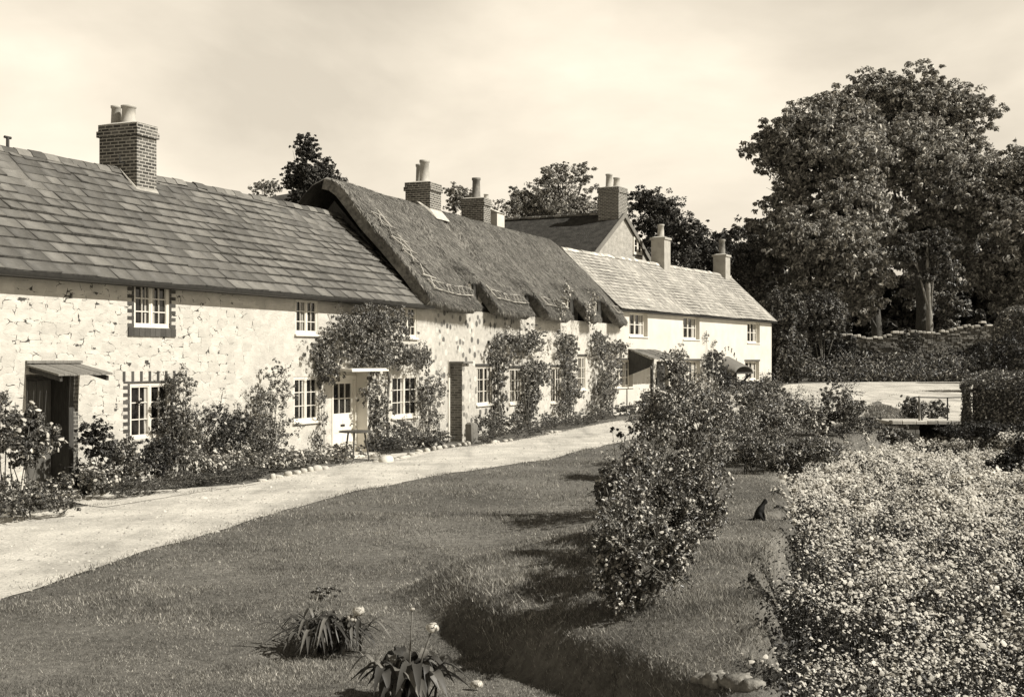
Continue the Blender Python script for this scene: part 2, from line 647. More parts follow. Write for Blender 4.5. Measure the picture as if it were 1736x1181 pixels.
def flower_mesh(P, nrm, size, rng=RNG):
    n = len(P)
    t = unit(rng.normal(size=(n, 3)))
    t = unit(t - nrm * (t * nrm).sum(-1, keepdims=True))
    b = np.cross(nrm, t)
    v = np.empty((n, 7, 3))
    v[:, 0] = P + nrm * size[:, None] * .12
    for k in range(6):
        a = 2 * PI * k / 6
        r = size[:, None] * .5 * rng.uniform(.65, 1.1, (n, 1))
        v[:, k + 1] = P + (t * math.cos(a) + b * math.sin(a)) * r - nrm * r * rng.uniform(-.1, .5, (n, 1))
    f = np.array([[0, k + 1, (k + 1) % 6 + 1] for k in range(6)])[None] + (np.arange(n) * 7)[:, None, None]
    return v.reshape(-1, 3), f.reshape(-1, 3)


def clump_points(clumps, n, sub=1.0, shell=.5, rng=RNG):
    """leaf positions and outward directions in a set of ellipsoid clumps, gathered in small tufts"""
    vol = np.array([(c[3] * c[4] * c[5]) ** .66 for c in clumps])
    cnt = np.maximum((vol / vol.sum() * n).astype(int), 8)
    PP, NN = [], []
    for (cx, cy, cz, rx, ry, rz), k in zip(clumps, cnt):
        C = np.array([cx, cy, cz])
        R = np.array([rx, ry, rz])
        m = max(6, int(k / 26 * sub))
        d = unit(rng.normal(size=(m, 3)))
        d = d / (np.abs(d) ** 2.5).sum(-1, keepdims=True) ** .4
        rad = 1 - shell * rng.random(m) ** 1.4
        rad = np.where(rng.random(m) < .2, rad * rng.uniform(1.05, 1.35, m), rad)
        wav = Wav(int(rng.integers(1e6)), .55, 7, 3)
        rad = rad * (1 + .16 * wav(d[:, 0], d[:, 1], d[:, 2]))
        tc = d * rad[:, None]
        idx = rng.integers(0, m, k)
        tr = (rng.uniform(.07, .27, m) * (1.35 if m < 20 else 1))[idx]
        o = unit(rng.normal(size=(k, 3))) * (rng.random((k, 1)) ** .45) * tr[:, None]
        p = tc[idx] + o
        PP.append(C + p * R)
        NN.append(unit(p * .7 / R * R.min() + unit(o) * .6))
    return np.concatenate(PP), np.concatenate(NN)


def foliage(name, clumps, n, leaf, mat, parent, aspect=.5, droop=.3, sub=1.0, shell=.5, up=.45, floor=None, var=.35, jit=.55):
    P, O = clump_points(clumps, n, sub, shell)
    if floor is not None:
        P[:, 2] = np.where(P[:, 2] < floor, floor + np.abs(RNG.normal(size=len(P))) * .06, P[:, 2])
    nr = unit(O + np.array([0, 0, up]) + RNG.normal(size=P.shape) * jit)
    sz = leaf * (1 + var * RNG.normal(size=len(P)).clip(-1.8, 2))
    V, Fc = leaf_mesh(P, nr, sz, aspect, droop)
    return npmesh(name, V, Fc, mat, parent), P, O


def blossoms(P, O, k, size, parent, name='blossom', mat='flower', top=True):
    pick = np.arange(len(P))
    if top:
        sc = O[:, 2] * .6 + O[:, 0] * .5 - O[:, 1] * .3 + RNG.normal(size=len(P)) * .45
        pick = np.argsort(-sc)[:int(len(P) * .55)]
    pick = RNG.choice(pick, min(k, len(pick)), replace=False)
    nr = unit(O[pick] + np.array([.35, -.25, .5]) + RNG.normal(size=(len(pick), 3)) * .35)
    V, Fc = flower_mesh(P[pick] + O[pick] * size * .7, nr, size * np.exp(RNG.normal(size=len(pick)) * .38).clip(.35, 1.4))
    o = npmesh(name, V, Fc, mat, parent)
    o['kind'] = 'stuff'
    return o


def stems(clumps, parent, r=.02, base=(0, 0), spread=.12, mat='stem', name='stem', z0=-.05, per=2):
    mb = MB()
    for (cx, cy, cz, rx, ry, rz) in clumps:
        for _ in range(per):
            bx, by = base[0] + random.uniform(-spread, spread), base[1] + random.uniform(-spread, spread) * .6
            ex, ey, ez = cx + random.uniform(-.55, .55) * rx, cy + random.uniform(-.5, .5) * ry, cz + random.uniform(-.2, .75) * rz
            m = ((bx + ex) / 2 + random.uniform(-.1, .1) * rx, (by + ey) / 2, z0 + (ez - z0) * .55)
            q = ((bx * .75 + ex * .25), (by * .75 + ey * .25), z0 + (ez - z0) * .27)
            mb.tube([(bx, by, z0), q, m, (ex, ey, ez)], [r, r * .85, r * .65, r * .3], 5)
    return mb.build(name, mat, parent, True)


def plant(name, label, cat, boxes, Y=None, base=None, fr=None, d=-.5, thick=.8, n=1500, leaf=.07, mat='leaf', fl=0, fs=.05,
          group=None, aspect=.5, droop=.3, stem_r=.015, spread=.15, up=.45, shell=.55, sub=1.0, z_floor=True, stem=True, per=2, jit=.55, zb=None, canes=0, lump=0):
    """a plant whose clumps are given as boxes in photo pixels at its own real distance; thick = depth/width"""
    bx = np.array(boxes, float)
    if fr is not None:
        s0 = np.array([fr.s(p, d) for p in bx[:, 0]])
        s1 = np.array([fr.s(p, d) for p in bx[:, 1]])
        mid = (bx[:, 0] + bx[:, 1]) / 2
        z1 = np.array([fr.z(m, p, d) for m, p in zip(mid, bx[:, 2])])
        z0 = np.array([fr.z(m, p, d) for m, p in zip(mid, bx[:, 3])])
        sm = fr.s(base[0], d) if base else float((s0.min() + s1.max()) / 2)
        ox, oy, _ = fr.w(sm, d)
        rot = fr.rot
        c0 = (s0 + s1) / 2 - sm
        hx = (s1 - s0) / 2
    else:
        if Y is None:
            ox, Y = ground_hit(*base)
        else:
            ox = ((base[0] if base else (bx[:, 0].min() + bx[:, 1].max()) / 2) - CX) / F * Y
        oy, rot = Y, 0
        c0 = ((bx[:, 0] + bx[:, 1]) / 2 - CX) / F * Y - ox
        hx = (bx[:, 1] - bx[:, 0]) / 2 / F * Y
        z1 = HC - (bx[:, 2] - HY) / F * Y
        z0 = HC - (bx[:, 3] - HY) / F * Y
    zg = tz(ox, oy) if zb is None else zb
    t = thing(name, label, cat, (ox, oy, zg), rot, group)
    cl = []
    for i in range(len(bx)):
        ry = thick if fr is not None else max(hx[i] * thick, .08)
        a, b = max(z0[i] - zg, .02), max(z1[i] - zg, .1)
        cl.append((c0[i], RNG.uniform(-.15, .15) * ry, (a + b) / 2, hx[i], ry, max((b - a) / 2, .05)))
    if lump:
        big, cl2 = cl, []
        for (cx, cy, cz, rx, ry, rz) in big:
            for _ in range(int(RNG.integers(6, 10))):
                d_ = unit(RNG.normal(size=3))
                f_ = .85 * RNG.random() ** .45
                s_ = lump * RNG.uniform(.55, 1.35)
                z_ = cz + d_[2] * rz * f_
                cl2.append((cx + d_[0] * rx * f_, cy + d_[1] * ry * f_, z_, rx * s_, ry * s_, min(rz * s_, max(z_, .05))))
        cl = cl2
    else:
        big = cl
    fo, P, O = foliage('foliage', cl, int(n * 2.5), leaf * .66, mat, t, aspect, droop, sub, shell, up, .015 if z_floor else None, jit=jit)
    if stem:
        stems(big, t, stem_r, spread=spread, per=per)
    if canes:
        # long arching canes with leaves along them, breaking the outline
        PP, mb = [], MB()
        for c in big:
            for _ in range(canes):
                d_ = unit(RNG.normal(size=3) + np.array([0, 0, .55]))
                C_, R_ = np.array(c[:3]), np.array(c[3:])
                e_ = C_ + d_ * R_ * RNG.uniform(1.15, 1.6)
                m_ = C_ + d_ * R_ * .7 + np.array([0, 0, .25 * R_[2]])
                e_[2] = max(e_[2], .05)
                q = np.linspace(0, 1, 7)[:, None]
                pt = (1 - q) ** 2 * C_ + 2 * q * (1 - q) * m_ + q ** 2 * e_
                mb.tube([tuple(p) for p in pt], [.007] * 6 + [.003], 4)
                f_ = RNG.uniform(.45, 1, 26)[:, None]
                PP.append((1 - f_) ** 2 * C_ + 2 * f_ * (1 - f_) * m_ + f_ ** 2 * e_ + RNG.normal(size=(26, 3)) * leaf * .7)
        PP = np.concatenate(PP)
        V, Fc = leaf_mesh(PP, unit(RNG.normal(size=PP.shape) * .7 + np.array([.2, -.2, .7])), leaf * .72 * RNG.uniform(.6, 1.3, len(PP)), aspect, .3)
        npmesh('cane_leaves', V, Fc, mat, t)
        mb.build('canes', 'stem', t, True)
    if fl:
        blossoms(P, O, fl, fs, t)
    return t, cl


# ------------------------------------------------------------------ building pieces (x = along front, y = back, z = up)
def wall_mesh(s0, s1, z0, z1, ops, D, zr, back=True, left=True, right=True, ends_z=None):
    """front wall with real openings and reveals, end gables up to zr at y = D, and a back wall"""
    mb = MB()
    ss = sorted(set([s0, s1] + [v for o in ops for v in o[:2]]))
    zs = sorted(set([z0, z1] + [v for o in ops for v in o[2:4]]))
    for a, b in zip(ss[:-1], ss[1:]):
        for c, d in zip(zs[:-1], zs[1:]):
            m, n = (a + b) / 2, (c + d) / 2
            if any(o[0] < m < o[1] and o[2] < n < o[3] for o in ops):
                continue
            mb.quad((a, 0, c), (b, 0, c), (b, 0, d), (a, 0, d))
    for a, b, c, d, r in ops:
        mb.quad((a, 0, c), (a, 0, d), (a, r, d), (a, r, c))
        mb.quad((b, 0, c), (b, r, c), (b, r, d), (b, 0, d))
        mb.quad((a, 0, d), (b, 0, d), (b, r, d), (a, r, d))
        mb.quad((a, 0, c), (a, r, c), (b, r, c), (b, 0, c))
        mb.quad((a, r, c), (a, r, d), (b, r, d), (b, r, c))
    ez = z1 if ends_z is None else ends_z
    if left:
        mb.add([(s0, 0, z0), (s0, 0, ez), (s0, D, zr), (s0, 2 * D, ez), (s0, 2 * D, z0)], [(0, 1, 2, 3, 4)])
    if right:
        mb.add([(s1, 0, z0), (s1, 0, ez), (s1, D, zr), (s1, 2 * D, ez), (s1, 2 * D, z0)], [(4, 3, 2, 1, 0)])
    if back:
        mb.quad((s0, 2 * D, z0), (s0, 2 * D, z1), (s1, 2 * D, z1), (s1, 2 * D, z0))
    return mb


def window(root, s0, s1, z0, z1, rec=.08, cas=(2, 2), rows=3, sill=True, curtain=0, fw=.05, bar=.022, hang=None, sillmat='paint'):
    mb = MB()
    y0, y1 = rec - .055, rec
    mb.box(s0, s1, y0, y1, z0, z0 + fw)
    mb.box(s0, s1, y0, y1, z1 - fw, z1)
    mb.box(s0, s0 + fw, y0, y1, z0 + fw, z1 - fw)
    mb.box(s1 - fw, s1, y0, y1, z0 + fw, z1 - fw)
    n = len(cas)
    inner = (s1 - s0 - 2 * fw - (n - 1) * fw) / n
    x = s0 + fw
    pz0, pz1 = z0 + fw, z1 - fw
    for i, c in enumerate(cas):
        sf = fw * .55
        a, b = x, x + inner
        # casement sash standing a little back
        mb.box(a, b, y0 + .012, y1 - .004, pz0, pz0 + sf)
        mb.box(a, b, y0 + .012, y1 - .004, pz1 - sf, pz1)
        mb.box(a, a + sf, y0 + .012, y1 - .004, pz0 + sf, pz1 - sf)
        mb.box(b - sf, b, y0 + .012, y1 - .004, pz0 + sf, pz1 - sf)
        for k in range(1, c):
            xc = a + (b - a) * k / c
            mb.box(xc - bar / 2, xc + bar / 2, y0 + .022, y1 - .006, pz0 + sf, pz1 - sf)
        for k in range(1, rows):
            zc = pz0 + (pz1 - pz0) * k / rows
            mb.box(a + sf, b - sf, y0 + .026, y1 - .01, zc - bar / 2, zc + bar / 2)
        x += inner
        if i < n - 1:
            mb.box(x, x + fw, y0, y1, pz0, pz1)
            x += fw
    w = mb.build('window', 'paint', root)
    g = MB().quad((s0 + .01, y1 - .002, z0 + .01), (s1 - .01, y1 - .002, z0 + .01), (s1 - .01, y1 - .002, z1 - .01), (s0 + .01, y1 - .002, z1 - .01))
    g.build('pane', 'glass', w)
    if curtain:
        for fx, wd in curtain:
            c = MB()
            xa = s0 + (s1 - s0) * fx
            xb = xa + (s1 - s0) * wd
            k = 6
            for i in range(k):
                p, q = xa + (xb - xa) * i / k, xa + (xb - xa) * (i + 1) / k
                c.quad((p, y1 - .005 - .002 * (i % 2), z0 + fw), (q, y1 - .005 - .002 * ((i + 1) % 2), z0 + fw),
                       (q, y1 - .005 - .002 * ((i + 1) % 2), z1 - fw), (p, y1 - .005 - .002 * (i % 2), z1 - fw))
            c.build('curtain', 'curtain', w)
    if sill:
        MB().bbox(s0 - .06, s1 + .06, -.06, rec - .06, z0 - .06, z0 - .004, .01).build('sill', sillmat, w)
    return w


def slate_roof(s0, s1, ye, ze, yr, zr, courses, wmin, wmax, mat, root, thick=.022, jit=.006, name='roof', gap=.008, taper=1.0):
    """individual slates laid in courses on the front slope, a plain back slope and the board under them"""
    rng = np.random.default_rng(int(abs(s0 * 100 + s1 * 10)))
    Ls = math.hypot(yr - ye, zr - ze)
    dy, dz = (yr - ye) / Ls, (zr - ze) / Ls
    ny, nz = -dz, dy
    wsag = Wav(int(abs(s0) * 7) + 3, .16, 7, 2)
    V, Fc = [], []
    ws = np.array([taper ** i for i in range(courses)])
    edges = np.concatenate([[0], np.cumsum(ws) / ws.sum()]) * Ls
    for c in range(courses):
        a, b = edges[c], edges[c + 1] + .06
        x = s0 - rng.uniform(0, wmax * .6)
        while x < s1:
            wd = rng.uniform(wmin, wmax)
            xa, xb = max(x, s0), min(x + wd - gap, s1)
            x += wd
            if xb - xa < .04:
                continue
            l0 = a - rng.uniform(0, .014)
            if c == 0:
                l0 = a - .03
            h0 = thick + rng.uniform(0, jit * 2) + .012
            tilt = rng.uniform(-jit, jit)
            sk = rng.uniform(-.008, .008)
            h0 += .03 * float(wsag(np.array(x), np.array(a * 1.5)))
            if rng.random() < .02:
                l0 -= rng.uniform(.02, .07)
                sk = rng.uniform(-.04, .04)
            if rng.random() < .03:
                h0 += .02
            pts = []
            for (xx, ll, hh) in ((xa, l0, h0 + tilt), (xb, l0 + sk, h0 - tilt), (xb, b, .012), (xa, b, .012)):
                pts.append((xx, ye + dy * ll + ny * hh, ze + dz * ll + nz * hh))
            for (xx, ll) in ((xa, l0), (xb, l0 + sk), (xb, b), (xa, b)):
                pts.append((xx, ye + dy * ll + ny * -.004, ze + dz * ll + nz * -.004))
            o = len(V)
            V += pts
            Fc += [(o, o + 1, o + 2, o + 3), (o + 4, o + 5, o + 1, o), (o + 5, o + 6, o + 2, o + 1), (o + 7, o + 4, o, o + 3)]
    r = npmesh(name, np.array(V), np.array(Fc), mat, root)
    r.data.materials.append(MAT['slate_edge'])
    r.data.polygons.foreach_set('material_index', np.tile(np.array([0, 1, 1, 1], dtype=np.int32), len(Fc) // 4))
    mb = MB()
    e = .02
    mb.quad((s0, ye - ny * e, ze - nz * e), (s1, ye - ny * e, ze - nz * e), (s1, yr - ny * e, zr - nz * e), (s0, yr - ny * e, zr - nz * e))
    mb.quad((s0, yr, zr - .02), (s1, yr, zr - .02), (s1, 2 * yr - ye, ze), (s0, 2 * yr - ye, ze))
    # under boarding and verge edges
    for x in (s0, s1):
        mb.quad((x, ye, ze - .1), (x, ye, ze), (x, yr, zr), (x, yr, zr - .1))
    mb.quad((s0, ye, ze - .1), (s1, ye, ze - .1), (s1, yr, zr - .1), (s0, yr, zr - .1))
    mb.build('roof_boarding', 'darkwood', root)
    return r


def ridge_tiles(s0, s1, y, z, root, mat='ridge', L=.42, w=.17, h=.10, skip=()):
    mb = MB()
    x = s0
    wsag = Wav(9, .13, 6, 1)
    while x < s1:
        xb = min(x + L - .012, s1)
        if not any(a < (x + xb) / 2 < b for a, b in skip):
            j = random.uniform(-.015, .025) + .03 * float(wsag(np.array([x]))[0])
            prof = [(-w, -h - .02), (-w * .55, -.01), (0, .045), (w * .55, -.01), (w, -h - .02)]
            v = [(x, y + p, z + q + j) for p, q in prof] + [(xb, y + p, z + q + j + random.uniform(-.008, .008)) for p, q in prof]
            v += [(x, y + p * .8, z + q + j - .03) for p, q in prof] + [(xb, y + p * .8, z + q + j - .03) for p, q in prof]
            f = [(i, i + 5, i + 6, i + 1) for i in range(4)] + [(i, i + 1, i + 11, i + 10) for i in range(4)] + [(i + 5, i + 15, i + 16, i + 6) for i in range(4)]
            mb.add(v, f)
        x += L
    return mb.build('ridge_tiles', mat, root)


def chimney(root, s, d, b, c, z0, z1, pots, mat='brick', flash='mortar', cap=True, capmat=None):
    """stack b along the front by c across, corbelled cap courses, pots as (ds, dd, radius, height, material)"""
    mb = MB()
    x0, x1, y0, y1 = s - b / 2, s + b / 2, d - c / 2, d + c / 2
    if cap:
        mb.box(x0, x1, y0, y1, z0, z1 - .30)
        mb.box(x0 - .05, x1 + .05, y0 - .05, y1 + .05, z1 - .30, z1 - .16)
        mb.box(x0 - .02, x1 + .02, y0 - .02, y1 + .02, z1 - .16, z1)
    else:
        mb.box(x0, x1, y0, y1, z0, z1 - .12)
        mb.box(x0 - .06, x1 + .06, y0 - .06, y1 + .06, z1 - .12, z1)
    ch = mb.build('chimney', mat, root)
    # mortar flaunching on top
    fl = MB()
    fl.add([(x0, y0, z1), (x1, y0, z1), (x1, y1, z1), (x0, y1, z1), (s - b * .3, d - c * .32, z1 + .06), (s + b * .3, d - c * .32, z1 + .06),
            (s + b * .3, d + c * .32, z1 + .06), (s - b * .3, d + c * .32, z1 + .06)],
           [(0, 1, 5, 4), (1, 2, 6, 5), (2, 3, 7, 6), (3, 0, 4, 7), (4, 5, 6, 7)])
    fl.build('flaunching', 'mortar', ch)
    for ds, dd, r, h, m in pots:
        z = z1 + .02
        pr = [(r * 1.18, z), (r * 1.18, z + .05), (r * 1.05, z + .07), (r * .92, z + h * .86), (r * 1.08, z + h * .89), (r * 1.1, z + h), (r * .8, z + h), (r * .75, z + h - .15)]
        MB().lathe(s + ds, d + dd, pr, 18).build('chimney_pot', m, ch, True)
    return ch


def corner_chimney(fr, px, d_front, z_top_py, root, **kw):
    pass


# =================================================================== the stone cottage on the left
A = Fr(-8.476, 25.1, 22.7)
SA0, SA1 = -6.0, A.s(718)
DA, ZEA, ZRA = 2.91, 4.23, 7.02
tA = thing('stone_cottage', 'long pale rubble stone cottage with stone slate roof and white framed windows', 'cottage', (A.ox, A.oy, 0), A.rot)


def box_px(fr, x0, x1, y0, y1, d=0):
    m = (x0 + x1) / 2
    return fr.s(x0, d), fr.s(x1, d), fr.z(m, y1, d), fr.z(m, y0, d)


wA = {'ul': box_px(A, 227, 287, 480, 555), 'll': box_px(A, 220, 289, 649, 742), 'um': box_px(A, 501, 539, 507, 566),
      'lm': box_px(A, 498, 540, 638, 714), 'ur': box_px(A, 676, 706, 519, 572), 'lr': box_px(A, 664, 708, 636, 706)}
dA1 = (A.s(44), A.s(131), 0.02, A.z(100, 634))
dA2 = (A.s(563), A.s(603), 0.05, A.z(583, 640))
opsA = [b + (.10,) for b in wA.values()] + [dA1 + (.42,), dA2 + (.12,)]
wall_mesh(SA0, SA1, -.1, ZEA + .12, opsA, DA, ZRA - .1, ends_z=ZEA + .12).build('wall', 'rubble', tA)
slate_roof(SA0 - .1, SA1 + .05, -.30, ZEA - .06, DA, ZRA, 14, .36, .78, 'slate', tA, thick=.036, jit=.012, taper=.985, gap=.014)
g = MB()
g.box(SA0, SA1 + .02, -.20, -.02, ZEA - .16, ZEA - .085)
g.build('eave_shade_board', 'darkwood', tA)  # added dark board draws the shadow line below the eaves
g = MB()
seg = 40
for i in range(seg):
    x0, x1 = SA0 + (SA1 - SA0) * i / seg, SA0 + (SA1 - SA0) * (i + 1) / seg
    prof = [(-.40, .06), (-.385, -.005), (-.335, -.035), (-.285, -.005), (-.27, .06)]
    v = [(x0, p, ZEA - .13 + q) for p, q in prof] + [(x1, p, ZEA - .13 + q) for p, q in prof]
    g.add(v, [(k, k + 5, k + 6, k + 1) for k in range(4)])
g.build('eave_shade_gutter', 'iron', tA, True)  # added dark gutter, standing in for the eave's shadow
# chimney near the left end
sc = A.s(232, DA - .55)
ridge_tiles(SA0 - .1, sc - .05, DA, ZRA + .03, tA)
ridge_tiles(sc + .78, SA1 + .04, DA, ZRA + .03, tA)
zc = A.z(232, 207, DA - .55)
chimney(tA, sc + .36, DA, .72, 1.10, ZRA - .7, zc, [(-.0, -.02, .17, .46, 'pot'), (.06, .40, .12, .50, 'pot')])
m = MB()
m.add([(sc - .06, DA - .64, ZRA - .58), (sc + .78, DA - .64, ZRA - .58), (sc + .78, DA - .1, ZRA + .04), (sc - .06, DA - .1, ZRA + .04),
       (sc - .04, DA - .56, ZRA - .42), (sc + .76, DA - .56, ZRA - .42), (sc + .76, DA - .06, ZRA + .08), (sc - .04, DA - .06, ZRA + .08)],
      [(0, 1, 5, 4), (1, 2, 6, 5), (3, 0, 4, 7), (4, 5, 6, 7)])
m.build('chimney_flashing', 'gable', tA)
MB().tube([(sc + .02, DA - .2, zc - .95), (sc - .24, DA - .25, zc - .95), (sc - .24, DA - .25, zc - .8)], .018, 6).build('iron_bracket', 'iron', tA)
MB().tube([(A.s(13, DA), DA, ZRA), (A.s(13, DA), DA, ZRA + .24)], .035, 8).tube([(A.s(13, DA) - .09, DA, ZRA + .24), (A.s(13, DA) + .09, DA, ZRA + .24)], .03, 8).build('vent_pipe', 'iron', tA)
# windows
cur = ((.26, .10), (.62, .08))
for k, b in wA.items():
    rows = 3
    w = window(tA, *b, rec=.07, cas=(2, 2), rows=rows, sill=(k not in ('ul', 'll')), curtain=((.36, .05), (.60, .04)) if k[0] == 'u' else ((.40, .06),), fw=.055)
    if k in ('ul', 'll'):
        q = MB()
        z = b[2]
        i = 0
        while z < b[3] + .02:
            wd = .20
            if i % 2 == 0:
                q.box(b[0] - .005 - wd, b[0] - .005, -.012, .05, z, z + .07)
                q.box(b[1] + .005, b[1] + .005 + wd, -.012, .05, z, z + .07)
            else:
                q.box(b[0] - .005 - wd * .3, b[0] - .005, -.010, .05, z, z + .07)
                q.box(b[1] + .005, b[1] + .005 + wd * .3, -.010, .05, z, z + .07)
            z += .074
            i += 1
        if k == 'ul':
            for j in range(9):
                a = b[0] - .2 + (b[1] - b[0] + .4) * j / 9
                q.box(a, a + (b[1] - b[0] + .4) / 9 - .008, -.03, .05, b[2] - .19, b[2] - .012)
        else:
            nb = 13
            for j in range(nb):
                a = b[0] - .22 + (b[1] - b[0] + .44) * j / nb
                if j % 2 == 0:
                    q.box(a, a + .075, -.012, .05, b[3] + .05, b[3] + .25)
            q.box(b[0] - .2, b[1] + .2, -.008, .05, b[3] + .004, b[3] + .044)
        q.build('brick_surround', 'brickpiece', w)

# left doorway: deep boarded door under a lean-to canopy
s0, s1, z0, z1 = dA1
mb = MB()
nb = 5
for i in range(nb):
    a = s0 + .06 + (s1 - s0 - .38) * i / nb
    b = s0 + .06 + (s1 - s0 - .38) * (i + 1) / nb
    mb.bbox(a + .004, b - .004, .355, .40, .12, z1 - .12, .006)
dr = mb.build('door', 'door', tA)
MB().box(s0 + .06, s1 - .32, .345, .353, .12, .24).build('bottom_rail', 'greywood', dr)
MB().tube([(s1 - .45, .33, 1.02), (s1 - .45, .31, 1.04), (s1 - .45, .31, 1.16), (s1 - .45, .33, 1.18)], .013, 6).build('handle', 'iron', dr)
mb = MB()
mb.box(s1 - .30, s1 - .17, -.06, .42, 0, z1 - .02)
mb.box(s0, s0 + .055, .30, .41, 0, z1 - .05)
mb.box(s0 + .055, s1 - .31, .30, .41, z1 - .12, z1 - .05)
mb.build('door_frame', 'darkwood', tA)
MB().box(s1 - .16, s1 + .004, -.02, .415, 0, z1 - .01).build('brick_jamb', 'darkbrick', tA)
mb = MB()
ca, cb_ = s0 - .02, s1 + .10
for i in range(9):
    a, b = ca + (cb_ - ca) * i / 9, ca + (cb_ - ca) * (i + 1) / 9
    j = random.uniform(0, .012)
    mb.hexa([(a, .0, z1 + .16 + j), (b - .01, .0, z1 + .16 + j), (b - .01, .0, z1 + .19 + j), (a, .0, z1 + .19 + j),
             (a, -.78, z1 - .02 + j), (b - .01, -.78, z1 - .02 + j), (b - .01, -.78, z1 + .015 + j), (a, -.78, z1 + .015 + j)])
mb.box(ca, cb_, -.05, -.006, z1 + .21, z1 + .26)
cn = mb.build('door_canopy', 'greywood', tA)
for x in (ca + .1, cb_ - .12):
    mb = MB()
    mb.hexa([(x, -.01, z1 + .05), (x + .07, -.01, z1 + .05), (x + .07, -.01, z1 + .14), (x, -.01, z1 + .14),
             (x, -.72, z1 - .12), (x + .07, -.72, z1 - .12), (x + .07, -.72, z1 - .035), (x, -.72, z1 - .035)])
    mb.build('canopy_bearer', 'darkwood', cn)
MB().bbox(s0 - .1, s1 + .05, -.55, .30, -.05, .10, .02).build('doorstep', 'limewash', tA)

# white front door with glazed top, letter plate, cheeks and flat hood
s0, s1, z0, z1 = dA2
mb = MB()
mb.box(s0 + .05, s1 - .05, .055, .10, .06, z1 - .95)
mb.box(s0 + .05, s0 + .16, .055, .10, z1 - .95, z1 - .05)
mb.box(s1 - .16, s1 - .05, .055, .10, z1 - .95, z1 - .05)
mb.box(s0 + .16, s1 - .16, .055, .10, z1 - .16, z1 - .05)
pw = (s1 - s0 - .32)
for k in (1, 2):
    x = s0 + .16 + pw * k / 3
    mb.box(x - .012, x + .012, .06, .098, z1 - .95, z1 - .16)
mb.box(s0 + .16, s1 - .16, .064, .094, z1 - .567, z1 - .543)
for i in (0, 1):
    for (zz0, zz1) in ((.2, .55), (.62, z1 - 1.12)):
        xa = s0 + .14 + (s1 - s0 - .28) * i / 2
        mb.box(xa + .02, xa + (s1 - s0 - .28) / 2 - .02, .047, .056, zz0, zz1)
dr = mb.build('front_door', 'paint', tA)
MB().quad((s0 + .15, .088, z1 - .96), (s1 - .15, .088, z1 - .96), (s1 - .15, .088, z1 - .15), (s0 + .15, .088, z1 - .15)).build('pane', 'glass', dr)
xm = (s0 + s1) / 2
MB().bbox(xm - .11, xm + .11, .035, .056, z1 - 1.30, z1 - 1.24, .005).build('letter_plate', 'iron', dr)
MB().tube([(s1 - .15, .056, z1 - 1.25), (s1 - .15, .0, z1 - 1.25), (s1 - .25, -.005, z1 - 1.25)], .016, 8).build('handle', 'iron', dr)
mb = MB()
mb.box(s0 - .02, s0 + .045, -.02, .11, .02, z1 + .06)
mb.box(s1 - .045, s1 + .02, -.02, .11, .02, z1 + .06)
mb.box(s0 + .045, s1 - .045, -.02, .11, z1 - .05, z1 + .06)
mb.build('door_frame', 'paint', tA)
mb = MB()
mb.box(s1 + .03, s1 + .10, -.34, -.004, .02, z1 + .16)
mb.build('porch_cheek', 'paint', tA)
mb = MB()
mb.box(s0 - .35, s1 + .40, -.80, -.006, z1 + .17, z1 + .22)
mb.box(s0 - .30, s1 + .35, -.76, -.008, z1 + .222, z1 + .25)
mb.build('porch_hood', 'paint', tA)
MB().bbox(s0 - .15, s1 + .12, -.7, -.03, -.05, .07, .02).build('doorstep', 'limewash', tA)

# =================================================================== the thatched cottage
P0 = A.w(SA1, 0)
B = Fr(P0[0], P0[1], 20.0)
LB = B.s(1046)
DB = 3.0
tB = thing('thatched_cottage', 'flint and limewash cottage under a steep thatched roof with eyebrow notches', 'cottage', (B.ox, B.oy, 0), B.rot)
wB = [box_px(B, 808, 834, 621, 685), box_px(B, 864, 884, 624, 683), box_px(B, 934, 951, 622, 682), box_px(B, 980, 993, 604, 660)]
dB = (B.s(758), B.s(786), .02, B.z(772, 614))
notch = [(808, 831, 476), (898, 918, 493), (966, 991, 499), (1014, 1037, 507)]
NT = []
for a, b, ty in notch:
    sa, sb = B.s(a, -.3), B.s(b, -.3)
    NT.append(((sa + sb) / 2, (sb - sa) / 2 * 1.22, B.z((a + b) / 2, ty, -.1)))
upper = []
for c, h, zt in NT:
    upper.append((c - h * .55, c + h * .55, 4.17, zt - .10))
opsB = [b + (.10,) for b in wB]
wall_mesh(0.0, LB, -.1, 4.15, opsB, DB, 7.45, ends_z=4.1, back=False, left=False).build('wall', 'flint', tB)
MB().add([(0, 0, 0), (0, 0, 4.1), (0, DB, 7.45), (0, 2 * DB, 4.1), (0, 2 * DB, 0)], [(0, 1, 2, 3, 4)]).build('gable_wall', 'darkwood', tB)  # dark timber colour stands in for shade on this gable end
MB().add([(0, 0, 4.152), (LB, 0, 4.152), (LB, 2.2, 4.152), (0, 2.2, 4.152)], [(0, 1, 2, 3)]).build('wall_plate', 'darkwood', tB)
for b in wB:
    w = window(tB, *b, rec=.07, cas=(2, 2), rows=3, fw=.045, bar=.02, curtain=((.1, .1), (.8, .1)), sill=True)
    MB().box(b[0] - .12, b[1] + .12, -.03, .06, b[3] + .006, b[3] + .09).build('lintel', 'darkwood', w)
for u in upper:
    window(tB, *u, rec=.36, cas=(2,), rows=2, fw=.045, bar=.022, sill=False)
    hh = (u[1] - u[0])
    for xa, xb in ((u[0] - .5 * hh, u[0] - .003), (u[1] + .003, u[1] + .5 * hh)):
        MB().box(xa, xb, .22, .5, 4.155, u[3] + .1).build('dormer_cheek', 'darkwood', tB)  # cheeks coloured dark to imitate the shade inside the notch
sp_ = B.s(762, 0)
dp_ = -.42
zp_ = B.z(772, 616)
wp_ = B.s(794, dp_) - sp_
MB().box(sp_, sp_ + wp_, dp_, -.003, -.05, zp_).build('brick_pier', 'darkbrick', tB)
